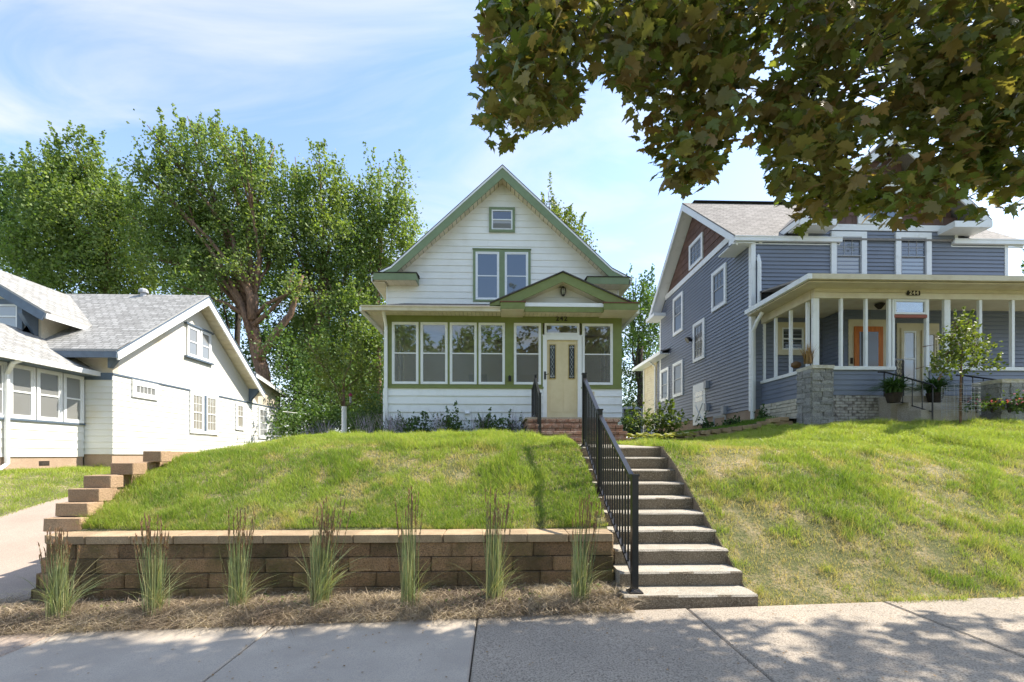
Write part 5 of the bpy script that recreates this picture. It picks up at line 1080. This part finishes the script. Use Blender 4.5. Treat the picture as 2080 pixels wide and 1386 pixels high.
# right of the brick steps
shrub('tall glossy shrub between the brick steps and blue house', 11.0, 1335, 858, 44, 32, 'leafY', .10, dens=34, clump=.13, per=26, name='garden_shrub', grd=H+.3, up=1)
shrub('loose pale shrub next to the brick steps', 11.2, 1286, 870, 30, 24, 'leafP', .06, dens=60, clump=.09, per=30, grd=H+.3)
def hosta(px, py, D, label):
    x, zc = SY(px, py, D); z = float(z_lawn_right(x, D))+.10; t = empty('hosta', (x, D, z), label, 'plant', 'hostas by the front walk')
    for k in range(15):
        a = k*2.4; e = .9-.04*k; L1 = .20+.012*(15-k)*.7; d = Vector((math.cos(a), math.sin(a), 0)); s_ = Vector((-d.y, d.x, 0)); mb_ = MB(); c0 = Vector((x, D, z))
        pts = []
        for i in range(5):
            u = i/4; p = c0+d*(L1*(.2+u))+Vector((0, 0, .03+.16*math.sin(min(u+.25, 1)*2.4)*e)); wdd = .065*math.sin(math.pi*min(u*.9+.1, 1))+.004; pts.append((p-s_*wdd+Vector((0, 0, .02)), p, p+s_*wdd+Vector((0, 0, .02))))
        for i in range(4): mb_.poly([pts[i][0], pts[i][1], pts[i+1][1], pts[i+1][0]]); mb_.poly([pts[i][1], pts[i][2], pts[i+1][2], pts[i+1][1]])
        mb_.build('leaf', 'hosta', t, smooth=True, fix=False)
hosta(1292, 889, 10.4, 'yellow and white hosta nearest the brick steps'); hosta(1349, 889, 10.3, 'yellow and white hosta in the middle of the three'); hosta(1383, 889, 10.4, 'yellow and white hosta farthest right, by the edging wall')
def tallstems(label, px, D, ht, n, cat='plant'):
    x, _ = SY(px, 0, D); z = float(z_lawn_right(x, min(D, 13))); t = empty('tall_perennial', (x, D, z), label, cat, 'tall flowering stems by the blue house'); b = np.stack([x+rng.normal(0, .14, n), D+rng.normal(0, .1, n), np.full(n, z)], 1)
    blades('stems', b, rng.uniform(ht*.6, ht, n), np.full(n, .014), rng.uniform(.03, .25, n), 'dried', t, seg=3, tint=rng.random(n)); p = np.repeat(b, 8, 0)+np.stack([rng.normal(0, .06, n*8), rng.normal(0, .05, n*8), ht*rng.uniform(.55, 1.0, n*8)], 1); leaves('flowers', p, .035, 'flowerp', t)
tallstems('tall thin flowering stems in front of the rear windows', 1345, 13.2, 1.35, 14); tallstems('purple spiked stems left of the glossy shrub', 1318, 12.8, 1.2, 9)
# air conditioner
ax0, az0 = SY(1265.5, 866, 14.2); ax1, az1 = SY(1303, 829, 14.2); ac = empty('air_conditioner', ((ax0+ax1)/2, 14.4, az0-.2), 'grey outdoor air conditioner unit beside the white house', 'air conditioner')
MB().box(ax0, ax1, 14.2, 14.2+(ax1-ax0), az0-.3, az1-.04).build('body', 'barkdk', ac)
for k in range(11): z = az0-.2+(az1-az0+.12)*k/11; MB().box(ax0-.01, ax1+.01, 14.185, 14.2+(ax1-ax0)+.01, z, z+.018).build('louver', 'louver', ac)
for xx in (ax0-.015, ax1-.02): MB().box(xx, xx+.04, 14.175, 14.2, az0-.3, az1-.03).build('corner_post', 'louver', ac)
MB().hexa([(ax0-.02, 14.17, az1-.04), (ax1+.02, 14.17, az1-.04), (ax1+.02, 14.85, az1-.04), (ax0-.02, 14.85, az1-.04), (ax0+.1, 14.27, az1+.05), (ax1-.1, 14.27, az1+.05), (ax1-.1, 14.75, az1+.05), (ax0+.1, 14.75, az1+.05)]).build('lid', 'louver', ac)
# low edging wall beside the blue house
p0 = Vector((4.45, 11.3, H+.5)); p1 = Vector((7.2, 11.3, H+.75)); ew = empty('edging_wall', p0, 'low edging wall of small tan blocks below the blue house', 'wall')
ebm = chamfer_mesh('block', 'cap', .05, .02)
ztr = lambda X: float(np.interp(X, [4.4, 6.3, 6.95], [H+.50, H+.73, H+.92]))
for r_ in range(4):
    x = 4.45-(.12 if r_ % 2 else 0)
    while x < 7.2:
        xc = x+.125; yc = 11.28-.16*math.sin((xc-4.45)/2.8*3.1)-.02*(3-r_); piece('block', ebm, (xc, yc, ztr(xc)-.02-r_*.1), (.24, .22, .097), ew, random.uniform(-.05, .05)+.03); x += .25
n = 5000; X = rng.uniform(p0.x, 7.2, n); Y = rng.uniform(11.3, 13.6, n); keep = Y > 11.42; X, Y = X[keep], Y[keep]; n = len(X)
# terrace behind the edging wall
def z_ter(X, Y): return np.interp(X, [4.4, 6.3, 6.95], [H+.50, H+.73, H+.92])+0*Y
sheet('terrace', p0.x-.1, 7.6, 11.18, 22, z_ter, 'turf_far', 20, 20)
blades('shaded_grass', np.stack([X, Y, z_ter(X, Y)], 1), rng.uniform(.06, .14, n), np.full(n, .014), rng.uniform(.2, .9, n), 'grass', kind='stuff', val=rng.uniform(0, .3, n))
for px, py, D, rx, ry, l in ((1430, 863, 12.6, 24, 7, 'low shaded plant at the foot of the side door'), (1550, 847, 12.0, 11, 12, 'small shaded shrub by the porch corner downspout'), (1485, 858, 12.5, 20, 6, 'low weeds below the basement window')): shrub(l, D, px, py, rx, ry, 'fern', .07, dens=60, clump=.07, per=12)
# blue porch plants
def fern(px, py, D, label):
    x, z = SY(px, py, D); t = empty('potted_fern', (x, D, z-.3), label, 'plant', 'ferns beside the porch steps'); MB().tube([(x, D, z-.32), (x, D, z-.12), (x, D, z-.1)], [.12, .17, .17], 10).build('pot', 'barkdk', t)
    n = 480; blades('fronds', np.stack([x+rng.normal(0, .05, n), D+rng.normal(0, .05, n), np.full(n, z-.1)], 1), rng.uniform(.35, .62, n), np.full(n, .04), rng.uniform(.3, 1.2, n), 'fern', t, seg=4, tint=rng.random(n)*.5, droop=.8)
fern(1815, 790, 10.2, 'bushy green fern left of the porch steps'); fern(1899, 790, 10.3, 'green fern right of the porch steps, behind the young tree')
yt = tree('young serviceberry tree with bright leaves in front of the blue porch', 9.4, (1951, 836), [(1950, 690, 30, 22), (1925, 715, 34, 18), (1975, 715, 32, 18), (1990, 745, 34, 14), (1915, 755, 34, 14), (1950, 735, 36, 22), (1965, 665, 12, 16), (1945, 668, 10, 14)], [(1951, 790), (1953, 730), (1955, 690)], .022, 'leafY', .07, dens=50, per=21, clump=.08, shoots=.7, group='small planted trees', sub=3)
gp = W3(1951, 836, 9.4); wg = MB()
for k in range(14):
    a = k*2*math.pi/14; wg.tube([(gp.x+.3*math.cos(a), 9.4+.3*math.sin(a), gp.z-.1), (gp.x+.3*math.cos(a), 9.4+.3*math.sin(a), gp.z+.55)], .003, 4)
for q in range(7): wg.tube([(gp.x+.3*math.cos(a), 9.4+.3*math.sin(a), gp.z+.55*q/6) for a in np.linspace(0, 6.283, 15)], .003, 4, False)
gd_ = wg.build('wire_guard', 'louver'); tag(gd_, 'wire mesh cylinder standing around the young serviceberry trunk', 'plant guard')
for px, py, D, rx, ry, m, l in ((1985, 822, 9.5, 20, 12, 'leafP', 'low green flowering plant beside the wire guard'), (2015, 822, 9.6, 20, 12, 'leafY', 'bright yellow green hydrangea in the right flower bed'), (2050, 820, 9.5, 24, 14, 'leafP', 'loose green perennial at the right edge of the flower bed'), (2085, 822, 9.4, 22, 16, 'leafP', 'leafy plant cut by the right edge of the photo')):
    t = shrub(l, D, px, py, rx, ry, m, .07, dens=60, clump=.07, per=12, name='flowering_plant', cat='plant', group='flower bed by the blue porch')
    c = W3(px, py-6, D-.1); n = 12; leaves('flowers', np.array(c)+rng.normal(size=(n, 3))*np.array([rx, rx*.4, ry*.6])*D/FPX*.6, .05, 'flowerr', t)
x, z = SY(1985, 805, 9.6)
dp = W3(1642, 722, 10.8); dt = empty('dried_plant', dp, 'dried brown flower stalks standing on the porch sill by the stone pier', 'plant'); n = 60
blades('stalks', np.array(dp)+np.stack([rng.normal(0, .05, n), rng.normal(0, .05, n), np.full(n, -.2)], 1), rng.uniform(.3, .6, n), np.full(n, .03), rng.uniform(.05, .5, n), 'dried', dt, seg=3, tint=rng.random(n))
pk = W3(1617, 742, 11.3); pt = empty('pumpkin', pk, 'orange dried seed head resting on the porch side sill', 'plant'); MB().tube([pk+Vector((0, 0, -.08)), pk+Vector((0, 0, -.02)), pk+Vector((0, 0, .05)), pk+Vector((0, 0, .09))], [.06, .12, .11, .03], 10).build('seed_head', 'dried', pt, smooth=True)
# trees across the road, seen in the window glass
for x, y, l in ((-9, -18, 'street tree across the road, opposite the bungalow'), (-1, -19, 'street tree across the road, opposite the white house'), (9, -17.5, 'street tree across the road, opposite the blue house'), (-22, -26, 'street tree across the road at the far left'), (24, -26, 'street tree across the road at the far right')):
    t = empty('street_tree', (x, y, 0), l, 'tree', 'street trees across the road'); MB().tube([(x, y, -.4), (x, y, 2.5), (x+.2, y, 6)], [.35, .28, .15], 8).build('trunk', 'bark', t)
    leaves('crown', crown_points([((x+random.uniform(-2, 2), y+random.uniform(-2, 2), random.uniform(5, 13)), 2.8, 2.4, 2.6) for _ in range(8)], 1.3, .6, .2, 24), .45, 'leafA', t)
# ------------------------------------------------------------------ overhanging Norway maple
mt = empty('maple_tree', (9.2, .6, .3), 'dark green and bronze leaved maple overhanging the sidewalk from the upper right', 'tree')
MB().tube([(9.2, .6, -.1), (9.15, .65, 1.2), (9.0, .8, 3.2), (8.7, 1.1, 5.2)], [.42, .33, .3, .22], 12).build('trunk', 'bark', mt, smooth=True)
half = [(.05, .0), (.20, -.10), (.27, .03), (.47, .06), (.40, .17), (.56, .36), (.43, .37), (.37, .47), (.22, .42), (.25, .66), (.13, .66), (0, 1.0)]
outl = np.array(half+[(-x, y) for x, y in half[-2::-1]]); outl = np.concatenate([outl, [(0, .36)]]); NL = len(outl)
lz_ = -.28*outl[:, 0]**2-.12*(outl[:, 1]-.4)**2
base_leaf = np.stack([outl[:, 0], outl[:, 1]-.3, lz_+.03], 1)
ring = np.arange(NL-1); lf = np.stack([ring, np.roll(ring, -1), np.full(NL-1, NL-1)], 1)
bx_ = [945, 965, 990, 1020, 1080, 1130, 1175, 1195, 1225, 1270, 1285, 1310, 1340, 1385, 1430, 1460, 1480, 1510, 1535, 1550, 1565, 1600, 1625, 1700, 1760, 1850, 1900, 1960, 2000, 2040, 2100, 2700]
by_ = [-200, 225, 285, 300, 260, 250, 225, 168, 160, 190, 285, 330, 375, 400, 370, 345, 290, 285, 300, 330, 375, 430, 472, 430, 440, 452, 430, 425, 455, 425, 430, 600]
cl = []; tries = 0
while len(cl) < 1180 and tries < 200000:
    tries += 1
    px = rng.uniform(960, 2120) if len(cl) < 520 else rng.uniform(1000, 3500)
    py = rng.uniform(-20, 440) if len(cl) < 520 else rng.uniform(-950, 520)
    D = rng.uniform(3.6, 5.7) if len(cl) < 520 else rng.uniform(2.6, 7.4)
    if len(cl) >= 520 and 900 < px < 2080 and py > 0: continue
    if py > np.interp(px, bx_, by_)-14: continue
    if px < 985+max(0, 30-py)*.3: continue
    if py > 200 and 1560 < px < 1640 and rng.random() < .0: continue
    p = W3(px, py, D); hgt = p.z
    if p.y-.225*hgt > 3.98+rng.normal(0, .12)-.06*max(p.x-4, 0): continue
    g_ = fbm(np.array([px]), np.array([py]), 95, 21)[0]
    if py > 60 and g_ < .43 and px > 1500: continue
    cl.append(np.array(p))
cl = np.array(cl); NP = 17
pts = (cl[:, None, :]+rng.normal(size=(len(cl), NP, 3))*np.array([.10, .12, .085])).reshape(-1, 3)
def px_of(p):
    d = p[:, 0]*sa+p[:, 1]*ca; r = p[:, 0]*ca-p[:, 1]*sa; return 1040+FPX*r/d, 925-FPX*(p[:, 2]-H)/d, d
qx, qy, qd = px_of(pts); keep = ~((qy > np.interp(qx, bx_, by_)+12) & (qx < 2100)) & (qx > 962); pts = pts[keep]
n = len(pts); nr = unit(n)*.75+np.array([-.1, -.35, .7]); nr /= np.linalg.norm(nr, axis=1)[:, None]; ydir = unit(n)*.8+np.array([-.1, -.1, -.75]); ydir -= nr*(ydir*nr).sum(1)[:, None]; ydir /= np.linalg.norm(ydir, axis=1)[:, None]; xdir = np.cross(ydir, nr)
sz = rng.uniform(.095, .16, n); tint_ = np.clip(rng.normal(.2, .33, n), 0, 1); val_ = rng.random(n)
qx, qy, qd = px_of(pts); vis = (qx > 0) & (qx < 2080) & (qy > -10) & (qy < 520)
order = np.argsort(np.where(vis, -sz/qd, 9)); big = order[:300]; rest = order[300:]
def leafverts(ix):
    B_ = np.stack([xdir[ix], ydir[ix], nr[ix]], 1)*sz[ix][:, None, None]; return pts[ix][:, None, :]+np.einsum('vk,nkc->nvc', base_leaf, B_)
V = leafverts(rest); nf = len(rest)
F_ = (lf[None]+np.arange(nf)[:, None, None]*NL).reshape(-1, 3)
npmesh('crown', V.reshape(-1, 3), F_, 3, 'leafM', mt, {'tint': np.repeat(tint_[rest], NL), 'val': np.repeat(val_[rest], NL)}, kind='stuff')
lmes = []
for k in range(10):
    me = bpy.data.meshes.new('leaf'); bl = base_leaf.copy(); bl[:, 2] *= random.uniform(.5, 2.2); me.from_pydata(bl.tolist(), [], lf.tolist()); me.materials.append(M['leafM'])
    for an, av in (('tint', min(1, max(0, random.gauss(.35, .35)))), ('val', random.random())): a = me.attributes.new(an, 'FLOAT', 'POINT'); a.data.foreach_set('value', [av]*NL)
    lmes.append(me)
for i in big:
    o = bpy.data.objects.new('leaf', random.choice(lmes)); C.objects.link(o); o.parent = mt; s = sz[i]
    o.matrix_local = Matrix.Translation(Vector(pts[i])-BASE[mt.name]) @ Matrix((tuple(xdir[i]), tuple(ydir[i]), tuple(nr[i]))).transposed().to_4x4() @ Matrix.Scale(float(s), 4)
# branches through the clumps
br = MB(); root = Vector((8.7, 1.1, 5.2)); hubs = [W3(2000, -60, 4.9), W3(1750, -40, 5.1), W3(1450, -60, 4.9), W3(1150, -30, 4.5), W3(1900, 200, 5.2), W3(1650, 180, 5.2), W3(1380, 120, 5.0)]
prev = [root, None, None, None, None, None, None]; par = [-1, 0, 1, 2, 0, 1, 2]
for i, h in enumerate(hubs):
    s = root if par[i] < 0 else hubs[par[i]]; m = s.lerp(h, .5)+Vector((0, 0, .12)); br.tube([s, m, h], [.10-.012*i+.01, .07-.008*i+.01, .05-.006*i+.012] if i < 4 else [.04, .028, .018], 7)
for c in cl[::2]:
    c = Vector(c); h = min(hubs, key=lambda q: (q-c).length)
    if (h-c).length < 1.6: br.tube([h, h.lerp(c, .5)+Vector((0, 0, .1)), c+Vector((0, 0, .05))], [.012, .007, .003], 4, False)
br.build('branches', 'barkdk', mt, smooth=True)
# ------------------------------------------------------------------ ornamental grasses
Gc = 'feather reed grass clumps along the block wall'
info = [(118, 1238, .92, 'leftmost reed grass clump with the reddest plumes, at the wall corner', 1.15, .1), (312, 1232, 1.0, 'reed grass clump with golden base and wide arching leaves, second from left', 1.0, .45), (482, 1240, 1.02, 'narrow dense reed grass clump, third from left', .7, .05), (647, 1230, 1.1, 'reed grass clump with spreading silvery leaves, fourth from left', 1.2, .15), (832, 1222, 1.22, 'thin leaning reed grass clump with a few tall plumes, fifth from left', .55, .2), (1003, 1218, 1.16, 'reed grass clump with pale straw tuft at its foot, sixth from left', .75, .45), (1178, 1212, 1.08, 'reed grass clump nearest the concrete stairs', .6, .1)]
for px, py, ht, lab, dn, dry in info:
    ht *= .84; D = 4.47+random.uniform(-.05, .06); lnx = random.gauss(0, .05); x = SY(px, 0, D)[0]; z = float(z_bed(x, D)); t = empty('reed_grass', (x, D, z), lab, 'ornamental grass', Gc)
    n = int(150*dn); b = np.stack([x+rng.normal(0, .036, n), D+rng.normal(0, .03, n), np.full(n, z-.01)], 1); hh = ht*rng.uniform(.5, .98, n)
    blades('upright_leaves', b, hh, rng.uniform(.005, .009, n), np.abs(rng.normal(.0, .085, n)), 'reed', t, seg=4, tint=np.clip(rng.normal(.12+dry*.4, .25, n), 0, 1))
    n = int(80*dn); b = np.stack([x+rng.normal(.01, .04, n), D+rng.normal(0, .04, n), np.full(n, z)], 1); th = rng.normal(-.15, 1.1, n)
    blades('arching_leaves', b, rng.uniform(.30, .80, n)*(.6+.4*dn), rng.uniform(.004, .007, n), rng.uniform(.3, .95, n), 'reed', t, seg=5, tint=np.clip(rng.normal(.1+dry*.5, .3, n), 0, 1), droop=.55, dirs=th)
    n = 30; b = np.stack([x+rng.normal(0, .05, n), D+rng.normal(0, .05, n), np.full(n, z)], 1); blades('base_tuft', b, rng.uniform(.08, .22, n), rng.uniform(.005, .008, n), rng.uniform(.2, 1.0, n), 'straw', t, seg=3, tint=rng.random(n)*.4)
    ns = int(22*dn)+6; st_ = MB(); V_ = []; pb = []; 
    for k in range(ns):
        dx, dy = random.gauss(0, .07), random.gauss(0, .05); hs_ = ht*random.uniform(.82, 1.12); q0 = Vector((x+dx*.4, D+dy*.4, z)); q2 = Vector((x+dx*1.1+.02+lnx, D+dy, z+hs_)); q1 = q0.lerp(q2, .6)+Vector((random.uniform(-.01, .01), 0, 0))
        st_.tube([q0, q1, q2], [.003, .0025, .0012], 4, False)
        m = 16; tt_ = rng.random(m); p = np.array(q1)[None]+(np.array(q2)-np.array(q1))[None]*(tt_*.75+.3)[:, None]; pb.append(p)
    st_.build('stalks', 'reed', t); pb = np.concatenate(pb); n = len(pb)
    blades('plumes', pb, rng.uniform(.035, .06, n), np.full(n, .011), rng.uniform(.05, .3, n), 'plume', t, seg=2, tint=rng.random(n))
# ------------------------------------------------------------------ lawn grass
def lawn_grass(name, n, x0, x1, y0, y1, zf, keepf, seed, lab, drybias=0, hscale=1.0, ymix=1.0):
    X = rng.uniform(x0, x1, n); Y = y0+(y1-y0)*rng.random(n)**ymix
    p1 = .5*fbm(X, Y*1.4, .45, seed)+.5*fbm(X+.2*Y, Y*1.5, .16, seed+31); p2 = fbm(X, Y, 1.3, seed+7); fine = vnoise(X, Y, .12, seed+3)
    drybias = drybias+.14*np.exp(-((X-3.1)/.9)**2-((Y-4.6)/.5)**2); up_ = np.clip((Y-6.6)/1.0, 0, 1); dry = np.clip((p1*.62+p2*.38-.50+drybias+.03)*7, 0, 1)*(1-.8*up_)
    k = keepf(X, Y) & (rng.random(n) > dry*.72) & (rng.random(n) > (fine < .3)*.5*(1-up_)); X, Y, dry, up_ = X[k], Y[k], dry[k], up_[k]; n = len(X); clump = vnoise(X, Y, .22, seed+11)
    ht = rng.uniform(.04, .105, n)*(1-.5*dry)*(.5+1.1*clump)*hscale*(1+.7*(vnoise(X, Y, .33, seed+21) > .72)); wd = (.0052+.0011*(Y-4.5))*rng.uniform(.7, 1.3, n)
    t_ = np.clip(dry*.85+rng.normal(.0, .14, n)+(rng.random(n) < .06)*.6, 0, 1); v_ = np.clip(vnoise(X, Y, .4, seed+5)*.6+rng.random(n)*.35+.35*up_, 0, 1)
    o = blades(name, np.stack([X, Y, zf(X, Y)-.012], 1), ht, wd, rng.uniform(.15, 1.0, n), 'grass', kind='stuff', tint=t_, val=v_, seg=2, droop=.35)
    o['label'] = lab
lawn_grass('lawn_grass', 250000, -4.85, 1.25, 5.16, 11.9, z_lawn_left, lambda X, Y: (X > -4.72-.0*Y) & ~((X > .55) & (Y > 9.8)) , 3, 'green and straw patched grass on the bank left of the stairs', -.02, .85, 1.35)
def keepr(X, Y): return (np.abs(X-1) < 1.15*Y+.3) & ~((X < 3.1) & (Y > 9.8)) & (Y < np.where(X > 7, 9.9, 10.95)) & (Y > 4.33+.05*vnoise(X, Y, .2, 4))
lawn_grass('lawn_grass', 400000, 2.53, 12.6, 4.3, 11.3, z_lawn_right, keepr, 40, 'green and straw patched grass on the bank right of the stairs', .02, 1.0, 1.25)
lawn_grass('lawn_grass', 30000, -13, -8.75, 7.3, 13.3, z_lawn_far_left, lambda X, Y: X > -12.3, 60, 'strip of green grass beside the bungalow porch', -.2, 1.0)
lawn_grass('lawn_grass', 16000, -5.4, -3.2, 11.5, 17, z_lawn_left, lambda X, Y: X > -9, 61, 'grass between the bungalow and the white house', -.2, 1.0)
# small weeds and fallen bits in the straw bed
n = 420; X = rng.uniform(-6, 1.1, n); Y = rng.uniform(4.35, 4.72, n); sel = fbm(X, Y, .4, 77) > .52; X, Y = X[sel], Y[sel]; n = len(X)
o = leaves('seedling_weeds', np.stack([X, Y, z_bed(X, Y)+rng.uniform(.02, .09, n)], 1), .04, 'leafY', None, up=1.5, kind='stuff'); o['label'] = 'small seedling weeds in the straw bed'
n = 260; X = rng.uniform(-4.5, 5, n); Y = rng.uniform(2.9, 4.28, n); o = leaves('fallen_leaf_bits', np.stack([X, Y, z_walk(X, Y)+.006], 1), .02, 'dried', None, up=9, kind='stuff'); o['label'] = 'fallen leaf bits scattered on the sidewalk'

wr = MB().tube([W3(574, 836, 17.6), W3(620, 841, 21), W3(664, 843, 25)], .012, 5).build('service_wire', 'trim'); tag(wr, 'thin pale service wire running back from the bungalow rear corner', 'wire')
# grass tufts creeping over the pavement edge and out of the joints
n = 2600; X = rng.uniform(2.6, 7, n); Y = rng.normal(4.29, .03, n); k = vnoise(X, Y*0+2, .25, 91) > .5; X, Y = X[k], Y[k]; n = len(X)
o = blades('edge_grass', np.stack([X, Y, z_walk(X, Y)-.01], 1), rng.uniform(.04, .11, n), np.full(n, .006), rng.uniform(.3, 1.3, n), 'grass', kind='stuff', tint=np.clip(rng.normal(.25, .3, n), 0, 1)); o['label'] = 'grass tufts growing over the sidewalk edge right of the stairs'
